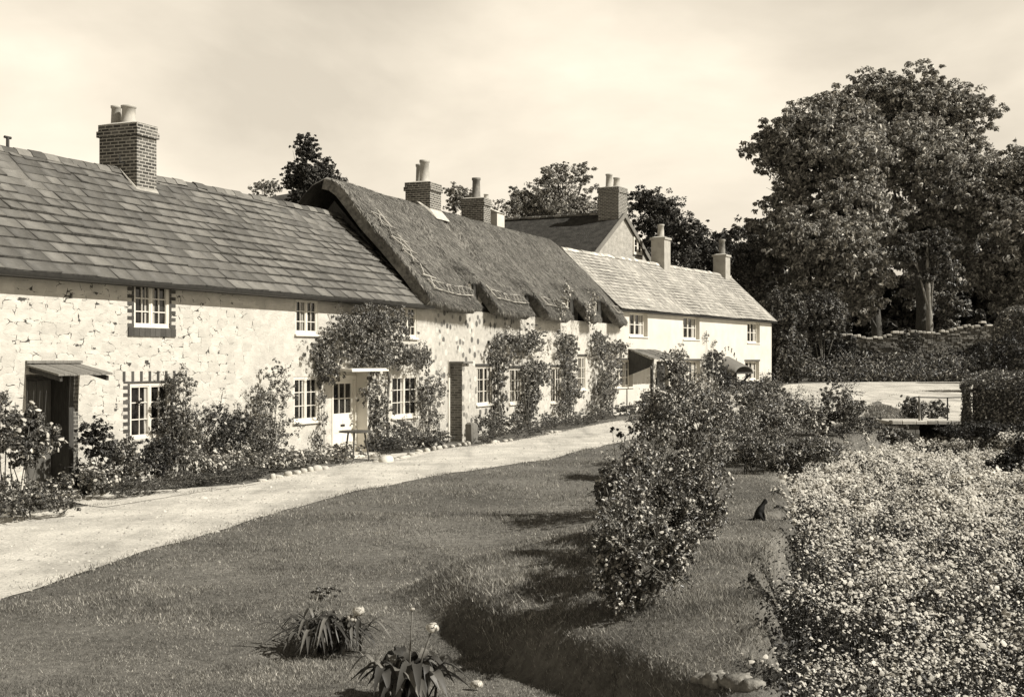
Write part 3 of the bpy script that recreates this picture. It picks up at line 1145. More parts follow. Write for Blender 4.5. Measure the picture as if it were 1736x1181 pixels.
MB().box(sp_ + .012, sp_ + wp_ + .012, dp_ - .012, dp_ - .002, -.05, zp_ - .004).build('pier_front', 'flint', tB)
MB().bbox(sp_ - .12, sp_ + wp_ + .14, dp_ - .12, .0, zp_ + .002, zp_ + .07, .02).build('pier_cap', 'ridge', tB)
MB().box(sp_ - .14, sp_ - .006, -.03, .0, -.05, zp_ + .1).build('white_jamb', 'limewash', tB)
# thatch: one thick shell swept over both slopes, its lower edge notched round the windows
TS0, TS1 = -.62, LB + .30
prof = np.array([(DB, 8.12), (DB - .28, 8.04), (DB - .6, 7.78), (1.6, 6.80), (.8, 5.93), (.1, 5.14), (-.30, 4.66), (-.56, 4.30)])
seg = np.r_[0, np.cumsum(np.hypot(np.diff(prof[:, 0]), np.diff(prof[:, 1])))]
TL = seg[-1]
W_T1 = Wav(21, .30, 8, 2)
W_T2 = Wav(22, 1.5, 9, 2)
W_T3 = Wav(23, .23, 5, 1)


def tprof(l):
    y = np.interp(l, seg, prof[:, 0])
    z = np.interp(l, seg, prof[:, 1])
    return y, z


def tmax(s):
    """slope length down to the eave at s"""
    r = np.full_like(s, TL)
    for c, h, zt in NT:
        lt = np.interp(-zt - .16, -prof[:, 1], seg)
        u = np.abs(s - c) / (h * 1.0)
        k = np.clip(1.08 - u, 0, 1)
        k = np.clip(k / .24, 0, 1)
        k = 1 - (1 - k) ** 2
        r = np.minimum(r, TL - (TL - lt) * k)
    return r + .025 * W_T1(s, s * 0) + .01 * W_T2(s, s * 0)


def tsurf(s, l):
    """outer thatch surface: position and outward normal (local)"""
    s = np.asarray(s, float)
    l = np.asarray(l, float)
    y, z = tprof(l)
    y2, z2 = tprof(np.minimum(l + .05, TL))
    y1, z1 = tprof(np.maximum(l - .05, 0))
    ty, tz_ = y2 - y1, z2 - z1
    n = np.hypot(ty, tz_) + 1e-9
    ny, nz = tz_ / n, -ty / n
    # steadily sagging ridge, rounded ends, ripples running down the slope, swell above each notch
    q = .04 * W_T3(s) * sstep(0, 1, l) + .022 * W_T1(s * 1.6, l * .3) + .008 * W_T2(s * 1.4, l * .4)
    for g, dep, wd in ((B.s(855), .13, .45), (B.s(925), .12, .5), (B.s(790), .07, .5)):
        gx = g + (TL - l) * .05
        q = q - dep * np.exp(-((s - gx) / wd) ** 2) * sstep(.2, 1.4, l) * sstep(TL, TL - 2.2, l)
    for c, h, zt in NT:
        lt = np.interp(-zt - .16, -prof[:, 1], seg)
        q = q + .09 * np.exp(-((s - c) / (h * 1.3)) ** 2) * np.exp(-((l - lt) / .55) ** 2)
    e0 = np.clip((s - TS0) / .2, 0, 1)
    e1 = np.clip((TS1 - s) / .9, 0, 1)
    drop = -.06 * (1 - np.sqrt(1 - (1 - e0) ** 2)) - .34 * (1 - np.sqrt(1 - (1 - e1) ** 2))
    ez = np.clip((tmax(s) - l) / .12, 0, 1)
    drop = drop - .05 * (1 - np.sqrt(1 - (1 - ez) ** 2))
    sag = -.10 * np.sin(PI * np.clip((s - TS0) / (TS1 - TS0), 0, 1)) - .5 * sstep(TS1 - 2.2, TS1, s) * sstep(2.5, 0, l)
    q = q + drop
    return np.stack([s, y + ny * q, z + nz * q + sag], -1), np.stack([s * 0, ny, nz], -1)


nsx = 420
nlx = 64
ss = np.linspace(TS0, TS1, nsx)
tt = np.linspace(0, 1, nlx)
SS, TT = np.meshgrid(ss, tt, indexing='ij')
LL = TT * tmax(SS)
outer, nrm = tsurf(SS, LL)
th_k = .31
inner = outer - nrm * th_k
inner[:, :, 1] += .0
# lower rim: inner edge tucked up a little so the cut face leans
V = np.concatenate([outer.reshape(-1, 3), inner.reshape(-1, 3)])
no = nsx * nlx
idx = np.arange(no).reshape(nsx, nlx)
quads = [np.stack([idx[:-1, :-1], idx[:-1, 1:], idx[1:, 1:], idx[1:, :-1]], -1).reshape(-1, 4)]
ii = idx + no
quads.append(np.stack([ii[:-1, :-1], ii[1:, :-1], ii[1:, 1:], ii[:-1, 1:]], -1).reshape(-1, 4))
quads.append(np.stack([idx[:-1, -1], ii[:-1, -1], ii[1:, -1], idx[1:, -1]], -1))
for e in (0, -1):
    a = np.stack([idx[e, :-1], ii[e, :-1], ii[e, 1:], idx[e, 1:]], -1)
    quads.append(a if e == 0 else a[:, ::-1])
# back slope
bk = outer[:, ::6].copy()
bk[:, :, 1] = 2 * DB - bk[:, :, 1]
ob = len(V)
nb_ = bk.shape[1]
V = np.concatenate([V, bk.reshape(-1, 3)])
ib = np.arange(nsx * nb_).reshape(nsx, nb_) + ob
quads.append(np.stack([ib[:-1, :-1], ib[1:, :-1], ib[1:, 1:], ib[:-1, 1:]], -1).reshape(-1, 4))
thatch = npmesh('thatch_roof', V, np.concatenate(quads), 'thatch', tB, True)
fl_ = np.ones(len(thatch.data.polygons), dtype=bool)
a_ = len(quads[0]) + len(quads[1])
fl_[a_:a_ + sum(len(q) for q in quads[2:5])] = False
thatch.data.polygons.foreach_set('use_smooth', fl_)


def straws(n, smin, smax, lmin, lmax, length, width, rise, name, follow=None):
    s = RNG.uniform(smin, smax, n)
    u = RNG.random(n)
    tm = tmax(s)
    l = (lmin + (lmax - lmin) * u) if follow is None else tm - follow * u ** 1.5
    l = np.clip(l, .02, tm - .02)
    p, nr = tsurf(s, l)
    p2, _ = tsurf(s + RNG.normal(size=n) * .012, np.minimum(l + .1, TL))
    dirn = unit(p2 - p + np.array([1, 0, 0]) * RNG.normal(size=(n, 1)) * .10)
    ln = (length * RNG.uniform(.5, 1.4, n))[:, None]
    side = np.array([1.0, 0, 0]) * width * RNG.uniform(.6, 1.4, (n, 1))
    tip = p + dirn * ln + nr * (rise * RNG.uniform(-.3, 1.3, (n, 1)))
    v = np.stack([p - side / 2 - nr * .01, p + side / 2 - nr * .01, tip], 1)
    f = np.arange(3 * n).reshape(n, 3)
    o = npmesh(name, v.reshape(-1, 3), f, 'straw', thatch)
    o['kind'] = 'stuff'


straws(42000, TS0, TS1, .1, TL, .30, .04, .034, 'straw')
straws(22000, TS0, TS1, 0, 0, .20, .04, .035, 'eave_straw', follow=.5)


def stick(mb, s0, l0, s1, l1, r, k=3):
    ps = []
    for i in range(k + 1):
        f = i / k
        p, nr = tsurf(np.array([s0 + (s1 - s0) * f]), np.array([l0 + (l1 - l0) * f]))
        ps.append(Vector(p[0] + nr[0] * (r + .055)))
    mb.tube(ps, r, 5)


mb = MB()
# ladder of spars up the left verge
l = 1.75
k = 0
while l < TL - .5:
    stick(mb, TS0 + .35, l, TS0 + 1.5 + random.uniform(-.1, .1), l + random.uniform(-.05, .1), .026)
    stick(mb, TS0 + .45, l + .05, TS0 + .95, l + .5, .02)
    stick(mb, TS0 + .95, l + .02, TS0 + .5, l + .52, .02)
    if k % 2 == 0:
        stick(mb, TS0 + .95 + random.uniform(0, .2), l - .2, TS0 + 1.1 + random.uniform(0, .2), l + .55, .028)
    l += .52
    k += 1
mb.build('hazel_spars', 'spar', thatch)
mb = MB()
# liggers and crossed spars round the eave and the notches
s = TS0 + .5
while s < TS1 - .5:
    tm = float(tmax(np.array([s]))[0])
    tm2 = float(tmax(np.array([s + .32]))[0])
    if abs(tm - tm2) >= .35 and mb.v:
        mb.build('hazel_spars', 'spar', thatch)
        mb = MB()
    if abs(tm - tm2) < .35 and tm > TL - .4:
        for off in (.42, .78):
            stick(mb, s, tm - off, s + .34, tm2 - off, .02, 2)
        stick(mb, s, tm - .42, s + .32, tm2 - .78, .018, 2)
        stick(mb, s, tm - .78, s + .32, tm2 - .42, .018, 2)
    s += .32
mb.build('hazel_spars', 'spar', thatch)
# chimneys
sc = B.s(730, DB - .5)
chimney(tB, sc + .5, DB, 1.0, .95, 7.3, B.z(722, 305, DB - .5), [(-.12, -.1, .17, .80, 'pot'), (.25, .25, .14, .72, 'pot')])
m = MB()
m.add([(sc - .08, DB - .78, 7.50), (sc + 1.1, DB - .78, 7.50), (sc + 1.1, DB, 8.14), (sc - .08, DB, 8.14), (sc - .02, DB - .5, 7.85), (sc + 1.04, DB - .5, 7.85), (sc + 1.04, DB, 8.18), (sc - .02, DB, 8.18)],
      [(0, 1, 5, 4), (1, 2, 6, 5), (3, 0, 4, 7), (4, 5, 6, 7)])
m.build('chimney_flashing', 'mortar', tB)
sc = B.s(820, DB + .6)
chimney(tB, sc + .4, DB + 1.1, .8, 1.0, 6.4, B.z(820, 335, DB + .6), [(-.1, -.05, .17, .85, 'potdark'), (.28, .3, .11, .30, 'potdark'), (.4, -.3, .10, .22, 'pot')])
mb = MB()
sx = B.s(843, DB + .8)
mb.box(sx - .55, sx + .35, DB + .6, DB + 1.5, 6.6, B.z(843, 360, DB + .6))
mb.add([(sx - .6, DB + .55, B.z(843, 360, DB + .6)), (sx + .4, DB + .55, B.z(843, 360, DB + .6)), (sx + .4, DB + 1.55, B.z(843, 360, DB + .6)), (sx - .6, DB + 1.55, B.z(843, 360, DB + .6)), (sx - .6, DB + 1.0, B.z(843, 352, DB + .6)), (sx + .4, DB + 1.0, B.z(843, 352, DB + .6))],
       [(0, 1, 5, 4), (2, 3, 4, 5), (0, 4, 3), (1, 2, 5)])
mb.build('roof_housing', 'limewash', tB)

# =================================================================== the long white cottage
P1 = B.w(LB, 0)
C = Fr(P1[0], P1[1], 28.7)
LC = C.s(1308)
DC, ZEC, ZRC = 2.77, 4.93, 7.75
tC = thing('white_cottage', 'long white rendered cottage with pale slate roof and two small porches', 'cottage', (C.ox, C.oy, 0), C.rot)
uC = [box_px(C, 1067, 1098, 530, 570), box_px(C, 1158, 1186, 536, 575), box_px(C, 1267, 1288, 546, 581)]
lC = [box_px(C, 1040, 1073, 610, 656), box_px(C, 1160, 1187, 611, 652), box_px(C, 1263, 1287, 612, 644)]
dC = [(C.s(1113), C.s(1134), .05, C.z(1124, 612)), (C.s(1226), C.s(1240), .4, C.z(1234, 618))]
opsC = [b + (.28,) for b in uC + lC] + [d + (.25,) for d in dC]
wall_mesh(0, LC, -.1, ZEC + .08, opsC, DC, ZRC - .1, ends_z=ZEC + .08).build('wall', 'render', tC)
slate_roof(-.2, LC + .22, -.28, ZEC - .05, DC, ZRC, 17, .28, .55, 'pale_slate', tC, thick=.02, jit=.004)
ridge_tiles(-.2, LC + .2, DC, ZRC + .02, tC, 'pebble')
MB().box(-.1, LC + .1, -.19, -.01, ZEC - .17, ZEC - .075).build('eave_shade_board', 'darkwood', tC)  # added dark board, eave shadow put into its colour
for b in uC:
    w = window(tC, *b, rec=.25, cas=(2, 2), rows=2, fw=.07, bar=.035, sill=True, curtain=((.06, .12), (.8, .12)))
for b in lC:
    w = window(tC, *b, rec=.25, cas=(2, 2), rows=2 if b is not lC[0] else 3, fw=.07, bar=.035, sill=True, curtain=((.7, .2),))
    MB().box(b[0] - .1, b[1] + .1, -.03, .06, b[3] + .006, b[3] + .09).build('drip_mould', 'brickpiece', w)
for s0, s1, z0, z1 in dC:
    mb = MB()
    mb.box(s0 + .05, s1 - .05, .19, .24, z0, z1 - .05)
    mb.box(s0 + .2, s1 - .2, .175, .19, z0 + .2, z0 + .9)
    mb.box(s0 + .2, s1 - .2, .175, .19, z0 + 1.05, z1 - .25)
    dr = mb.build('door', 'darkwood', tC)
    MB().lathe(s0 + .3, .15, [(.01, z0 + .98), (.04, z0 + 1.0), (.04, z0 + 1.05), (.01, z0 + 1.07)], 8).build('handle', 'iron', dr)
# lean-to porch: sloping tiled roof, side boards and a dark post
pa, pb = C.s(1103, -1.1) - .1, C.s(1146, -1.1)
zt, zb = C.z(1095, 592), C.z(1112, 609, -1.3)
slate = MB()
nn = 7
for i in range(nn):
    for j in range(4):
        a, b = pa + (pb - pa) * i / nn, pa + (pb - pa) * (i + 1) / nn
        f0, f1 = j / 4, (j + 1) / 4
        jj = random.uniform(0, .02)
        y0, y1 = -1.35 * f1, -1.35 * f0
        za, zc_ = zt + (zb - zt) * f1, zt + (zb - zt) * f0
        slate.hexa([(a, y0, za + jj), (b - .015, y0, za + jj), (b - .015, y1, zc_ + jj - .02), (a, y1, zc_ + jj - .02),
                    (a, y0, za + jj + .035), (b - .015, y0, za + jj + .035), (b - .015, y1, zc_ + jj), (a, y1, zc_ + jj)])
po = slate.build('porch_roof', 'slate', tC)
mb = MB()
mb.box(pa + .05, pa + .17, -1.22, -1.10, 0, zb - .01)
mb.build('porch_post', 'darkwood', tC)
mb = MB()
mb.add([(pa + .06, -.01, zb - .75), (pa + .06, -.01, zt - .04), (pa + .06, -1.09, zb + .0), (pa + .06, -1.09, zb - .35),
        (pa + .12, -.01, zb - .75), (pa + .12, -.01, zt - .04), (pa + .12, -1.09, zb + .0), (pa + .12, -1.09, zb - .35)],
       [(0, 1, 2, 3), (7, 6, 5, 4), (0, 4, 5, 1), (1, 5, 6, 2), (2, 6, 7, 3), (3, 7, 4, 0)])
mb.build('porch_side_board', 'darkwood', tC)
# shell hood with arched lettering
sm = (C.s(1232, -.4) + C.s(1258, -.4)) / 2
hw = (C.s(1260, -.4) - C.s(1231, -.4)) / 2
zh = C.z(1246, 632, -.6)
V, Q = [], []
nu, nv = 18, 7
for i in range(nu + 1):
    an = PI * i / nu
    for j in range(nv + 1):
        f = j / nv
        V.append((sm - hw * math.cos(an) * (1 - .12 * (1 - f)), -1.0 * f, zh + .05 + .98 * hw * .62 * math.sin(an) * (1 - .62 * f)))
for i in range(nu):
    for j in range(nv):
        Q.append((i * (nv + 1) + j, i * (nv + 1) + j + 1, (i + 1) * (nv + 1) + j + 1, (i + 1) * (nv + 1) + j))
n0 = len(V)
V += [(x, y * .97, z - .05) for x, y, z in V]
Q += [tuple(reversed([q + n0 for q in t])) for t in Q]
Q += [((nv + 1) * i + nv, (nv + 1) * i + nv + n0, (nv + 1) * (i + 1) + nv + n0, (nv + 1) * (i + 1) + nv) for i in range(nu)]
hood = MB().add(V, Q).build('porch_hood', 'ridge', tC, True)
mb = MB()
mb.box(sm - hw, sm + hw, -1.02, -.94, zh - .05, zh + .04)
for x in (sm - hw + .08, sm + hw - .2):
    mb.tube([(x, -.02, zh - .95), (x, -.92, zh - .06)], .06, 6)
    mb.tube([(x, -.05, zh - 1.0), (x, -.05, zh)], .06, 6)
mb.build('hood_bracket', 'darkwood', hood)
txt = 'POTTERY'
vs, fs = [], []
for i, chx in enumerate(txt):
    cu = bpy.data.curves.new('t', 'FONT')
    cu.body = chx
    cu.size = .34
    cu.align_x = 'CENTER'
    cu.extrude = .01
    to = bpy.data.objects.new('t', cu)
    COL.objects.link(to)
    dg = bpy.context.evaluated_depsgraph_get()
    me = to.evaluated_get(dg).to_mesh()
    an = PI * (.80 - .64 * i / (len(txt) - 1))
    rx, rz = hw * 1.05, hw * .62 + .30
    px_, pz_ = sm + rx * math.cos(an), zh + .05 + rz * math.sin(an)
    tl = an - PI / 2
    o = len(vs)
    for vv in me.vertices:
        x, y = vv.co.x, vv.co.y
        vs.append((px_ + x * math.cos(tl) - y * math.sin(tl), -.014 - vv.co.z, pz_ + x * math.sin(tl) + y * math.cos(tl)))
    fs += [tuple(o + q for q in pl.vertices) for pl in me.polygons]
    to.evaluated_get(dg).to_mesh_clear()
    bpy.data.objects.remove(to)
MB().add(vs, fs).build('arched_lettering', 'iron', tC)
# chimneys
sc = C.s(1126, DC - .39)
chimney(tC, sc + .47, DC, .9, .78, ZRC - 1.0, C.z(1126, 400, DC - .6), [(0, 0, .18, .72, 'pot')], mat='greyrender', cap=False)
sc = C.s(1230, DC - .4)
chimney(tC, sc + .43, DC, .85, .8, ZRC - 1.2, C.z(1231, 430, DC - .6), [(.05, 0, .20, .95, 'potdark')], mat='greyrender', cap=False)

# =================================================================== stone house behind: gable to the right, roof running away to the left
G0 = Vector((6.0, 70.0, 0))
gz = 10.3
tD = thing('gabled_house', 'stone gabled house with dark roof rising behind the white cottage', 'house', (6.0, 70.0, 1.0), C.rot)
hw = 3.9
ze = 7.48
zr = gz - 1
Lr = 7.6
# local: x along C.u (gable width), y backwards (ridge direction)
mb = MB()
wx0, wx1 = 1.3, 2.45
wz0, wz1 = 7.3, 8.25
mb.add([(-hw, 0, -1), (hw, 0, -1), (hw, 0, ze - .6), (0, 0, zr), (-hw, 0, ze - .6)], [(0, 1, 2, 3, 4)])
mb.quad((-hw, 0, -1), (-hw, 0, ze - .6), (-hw, Lr, ze - .6), (-hw, Lr, -1))
mb.quad((hw, 0, -1), (hw, Lr, -1), (hw, Lr, ze - .6), (hw, 0, ze - .6))
mb.add([(-hw, Lr, -1), (hw, Lr, -1), (hw, Lr, ze - .6), (0, Lr, zr), (-hw, Lr, ze - .6)], [(4, 3, 2, 1, 0)])
mb.build('wall', 'gable', tD)
mb = MB()
sl = (zr - ze + .6) / hw
for sg in (-1, 1):
    e = hw + .35
    a = [(0, -.08, zr + .10), (sg * e, -.08, zr + .10 - e * sl), (sg * e, Lr, zr + .10 - e * sl), (0, Lr, zr + .10)]
    b = [(x, y, z - .16) for x, y, z in a]
    mb.hexa(b + a)
mb.build('roof', 'darkroof', tD)
ridge = MB()
for i in range(16):
    ridge.bbox(-.13, .13, .7 + i * .43, .7 + i * .43 + .41, zr + .08, zr + .2 + random.uniform(0, .03), .03)
ridge.build('ridge_tiles', 'ridge', tD)
mb = MB()
for sg in (-1, 1):
    mb.hexa([(0, -.14, zr - .12), (sg * (hw + .36), -.14, zr - .12 - (hw + .36) * sl), (sg * (hw + .36), -.085, zr - .12 - (hw + .36) * sl), (0, -.085, zr - .12),
             (0, -.14, zr + .16), (sg * (hw + .36), -.14, zr + .16 - (hw + .36) * sl), (sg * (hw + .36), -.085, zr + .16 - (hw + .36) * sl), (0, -.085, zr + .16)])
mb.build('verge_board', 'greywood', tD)
w = window(tD, wx0, wx1, wz0, wz1, rec=-.004, cas=(1, 1), rows=2, fw=.09, bar=.04, sill=True, sillmat='brickpiece')
chimney(tD, .0, .62, 1.15, 1.2, zr - 1.4, 2.6 + (607 - 318) / F * 70 - 1, [(-.25, .1, .18, .72, 'pot'), (.3, -.1, .18, .58, 'pot')])

# barn roof behind the stone cottage
bx_, by_ = (430 - CX) / F * 48, 48.0
tE = thing('dark_barn', 'dark roofed barn showing above the slate roof beside the ivied tree', 'barn', (bx_, by_, 0), math.radians(-3))
mb = MB()
zb0 = HC - (352 - HY) / F * 48
zb1 = HC - (306 - HY) / F * 48
zb2 = HC - (333 - HY) / F * 48
mb.box(-1.7, 2.2, .5, 4.2, 0, zb0)
mb.build('wall', 'darkwood', tE)
mb = MB()
mb.add([(-2.2, -.1, zb0 - .2), (2.3, -.1, zb0 - .2), (2.0, 2.3, zb1), (-1.6, 2.3, zb2), (-2.2, 4.6, zb0 - .2), (2.3, 4.6, zb0 - .2)],
       [(0, 1, 2, 3), (3, 2, 5, 4), (0, 3, 4), (1, 5, 2), (0, 4, 5, 1)])
mb.build('roof', 'darkroof', tE)


# =================================================================== ground, lane, paths
def axis(parts):
    r = []
    for a, b, st in parts:
        r.append(np.arange(a, b, st))
    r.append([parts[-1][1]])
    return np.concatenate(r)


gx = axis([(-400, -60, 20), (-60, -14, 2), (-14, -5, .5), (-5, 7, .12), (7, 20, .35), (20, 60, 2), (60, 400, 20)])
gy = axis([(-40, 4, 3), (4, 8, .5), (8, 20, .12), (20, 48, .3), (48, 110, 1), (110, 260, 8), (260, 900, 40)])
GX, GY = np.meshgrid(gx, gy, indexing='ij')
GZ = terrain(GX, GY)
ix = np.arange(GX.size).reshape(GX.shape)
gr = npmesh('ground', np.stack([GX, GY, GZ], -1).reshape(-1, 3),
            np.stack([ix[:-1, :-1], ix[1:, :-1], ix[1:, 1:], ix[:-1, 1:]], -1).reshape(-1, 4), 'ground', None, True)
tag(gr, 'grassy ground of the village garden', 'ground', kind='structure')


def g0(px, py):
    Y = HC * F / (py - HY)
    return ((px - CX) / F * Y, Y)


def resamp(P, n):
    P = np.array(P, float)
    d = np.r_[0, np.cumsum(np.hypot(*np.diff(P, axis=0).T))]
    t = np.linspace(0, d[-1], n)
    return np.stack([np.interp(t, d, P[:, 0]), np.interp(t, d, P[:, 1])], -1)


def strip(name, L, R, n, m, mat, label, dz=.012, wob=.12):
    L, R = resamp(L, n), resamp(R, n)
    wl, wr = Wav(31, .9, 8, 2), Wav(32, .9, 8, 2)
    dirn = unit(R - L)
    L = L + dirn * (wob * wl(L[:, 0], L[:, 1]))[:, None]
    R = R + dirn * (wob * wr(R[:, 0], R[:, 1]))[:, None]
    t = np.linspace(0, 1, m)[None, :, None]
    Pm = L[:, None] * (1 - t) + R[:, None] * t
    Z = terrain(Pm[..., 0], Pm[..., 1]) + dz
    i = np.arange(n * m).reshape(n, m)
    o = npmesh(name, np.concatenate([Pm, Z[..., None]], -1).reshape(-1, 3),
               np.stack([i[:-1, :-1], i[:-1, 1:], i[1:, 1:], i[1:, :-1]], -1).reshape(-1, 4), mat, None, True)
    return tag(o, label, name, kind='structure')


cpt = [C.w(s, -1.6)[:2] for s in (3, 8, 14, 20, LC)]
laneL = [g0(*p) for p in ((-400, 925), (-150, 898), (0, 881), (100, 863), (240, 851), (440, 815), (620, 782), (760, 763), (900, 742), (1030, 716))] + cpt + [(25, 86), (45, 90)]
laneR = [g0(*p) for p in ((-400, 1230), (-150, 1076), (0, 1022), (250, 932), (500, 861), (700, 812), (860, 789), (960, 771), (1010, 758))] + [(5.2, 45), (9, 47.5), (12.7, 49.5), (15, 55), (17.2, 62), (20, 68), (24.5, 73), (48, 79)]
strip('lane', laneL, laneR, 260, 24, 'lane', 'pale chalky lane running past the cottage fronts', .012)
strip('path', [(15.9, 48.4), (17.0, 56), (18.3, 66), (19.5, 78)], [(19.2, 48.4), (21.5, 56), (26, 68), (31, 84)], 40, 8, 'lane', 'short pale path from the lane to the footbridge', .018, .2)
f0 = A.w(A.s(60, 0), -.3)
strip('doorstep_path', [A.w(dA1[0] - .1, -.5)[:2], A.w(dA1[0] - .3, -1.5)[:2], A.w(dA1[0] - .6, -2.3)[:2]],
      [A.w(dA1[1] + .1, -.5)[:2], A.w(dA1[1] + .9, -1.4)[:2], A.w(dA1[1] + 3.0, -2.2)[:2]], 14, 8, 'lane', 'white slab path from the left door to the lane', .022, .05)
strip('doorway_path', [A.w(dA2[0] - .1, -.6)[:2], A.w(dA2[0] + .1, -1.9)[:2]], [A.w(dA2[1] + .1, -.6)[:2], A.w(dA2[1] + 1.1, -1.8)[:2]], 8, 5, 'limewash', 'white path from the white front door to the lane', .022, .05)

# =================================================================== camera, light, sky
cam = bpy.data.objects.new('camera', bpy.data.cameras.new('camera'))
COL.objects.link(cam)
cam.location = (0, 0, HC)
cam.rotation_euler = (PI / 2, 0, 0)
cam.data.sensor_width = 36
cam.data.lens = 36 * F / 1736
cam.data.shift_y = 16.5 / 1736
cam.data.clip_end = 3000
S.camera = cam

SUN_AZ = Vector((.955, -.30))
SUN_EL = math.radians(41)
sdir = Vector((SUN_AZ.x * math.cos(SUN_EL), SUN_AZ.y * math.cos(SUN_EL), math.sin(SUN_EL)))
sl = bpy.data.lights.new('sun', 'SUN')
sl.energy = 5.0
sl.angle = math.radians(.5)
sl.color = (1, .957, .88)
so = bpy.data.objects.new('sun', sl)
COL.objects.link(so)
so.rotation_euler = sdir.to_track_quat('Z', 'Y').to_euler()

wd = bpy.data.worlds.new('World')
S.world = wd
wd.use_nodes = True
nt = wd.node_tree
bg = nt.nodes['Background']
sky = N(nt, 'ShaderNodeTexSky', sky_type='NISHITA')
sky.sun_disc = False
sky.sun_elevation = SUN_EL
sky.sun_rotation = math.atan2(SUN_AZ.x, SUN_AZ.y)
sky.dust_density = 2.5
bw = N(nt, 'ShaderNodeRGBToBW')
nt.links.new(sky.outputs[0], bw.inputs[0])
tc = N(nt, 'ShaderNodeTexCoord')
mp = N(nt, 'ShaderNodeMapping')
mp.inputs['Scale'].default_value = (1.5, 1.5, 3.6)
mp.inputs['Rotation'].default_value = (.12, .1, 1.4)
nt.links.new(tc.outputs['Generated'], mp.inputs[0])
n1 = noise(nt, mp.outputs[0], 1.7, 7, .52, .25)
cl = N(nt, 'ShaderNodeMapRange')
cl.inputs['From Min'].default_value = .36
cl.inputs['From Max'].default_value = .66
nt.links.new(n1, cl.inputs['Value'])
# thin bright cloud over the clear sky: cloud radiance falls off overhead
sp = N(nt, 'ShaderNodeSeparateXYZ')
nt.links.new(tc.outputs['Generated'], sp.inputs[0])
cz = N(nt, 'ShaderNodeMapRange')
cz.inputs['From Min'].default_value = .22
cz.inputs['From Max'].default_value = .5
cz.inputs["To Min"].default_value = 9.9
cz.inputs['To Max'].default_value = .6
nt.links.new(sp.outputs['Z'], cz.inputs['Value'])
df = N(nt, 'ShaderNodeMath', operation='MULTIPLY')
nt.links.new(cz.outputs[0], df.inputs[0])
sh = N(nt, 'ShaderNodeMapRange')
sh.inputs['To Min'].default_value = .62
sh.inputs['To Max'].default_value = 1.0
nt.links.new(cl.outputs[0], sh.inputs['Value'])
nt.links.new(sh.outputs[0], df.inputs[1])
mx = N(nt, 'ShaderNodeMix', data_type='FLOAT')
mx.inputs['Factor'].default_value = .85
nt.links.new(bw.outputs[0], mx.inputs['A'])
nt.links.new(df.outputs[0], mx.inputs['B'])
tint = N(nt, 'ShaderNodeMix', data_type='RGBA', blend_type='MULTIPLY')
tint.inputs['Factor'].default_value = 1
nt.links.new(mx.outputs['Result'], tint.inputs['A'])
tint.inputs['B'].default_value = (1.0, .895, .73, 1)
nt.links.new(tint.outputs['Result'], bg.inputs['Color'])
bg.inputs['Strength'].default_value = .1
S.view_settings.view_transform = 'Standard'
S.view_settings.look = 'None'
S.view_settings.exposure = .43
S.view_settings.gamma = 1
S.cycles.use_denoising = True
S.cycles.max_bounces = 6
S.cycles.transparent_max_bounces = 8

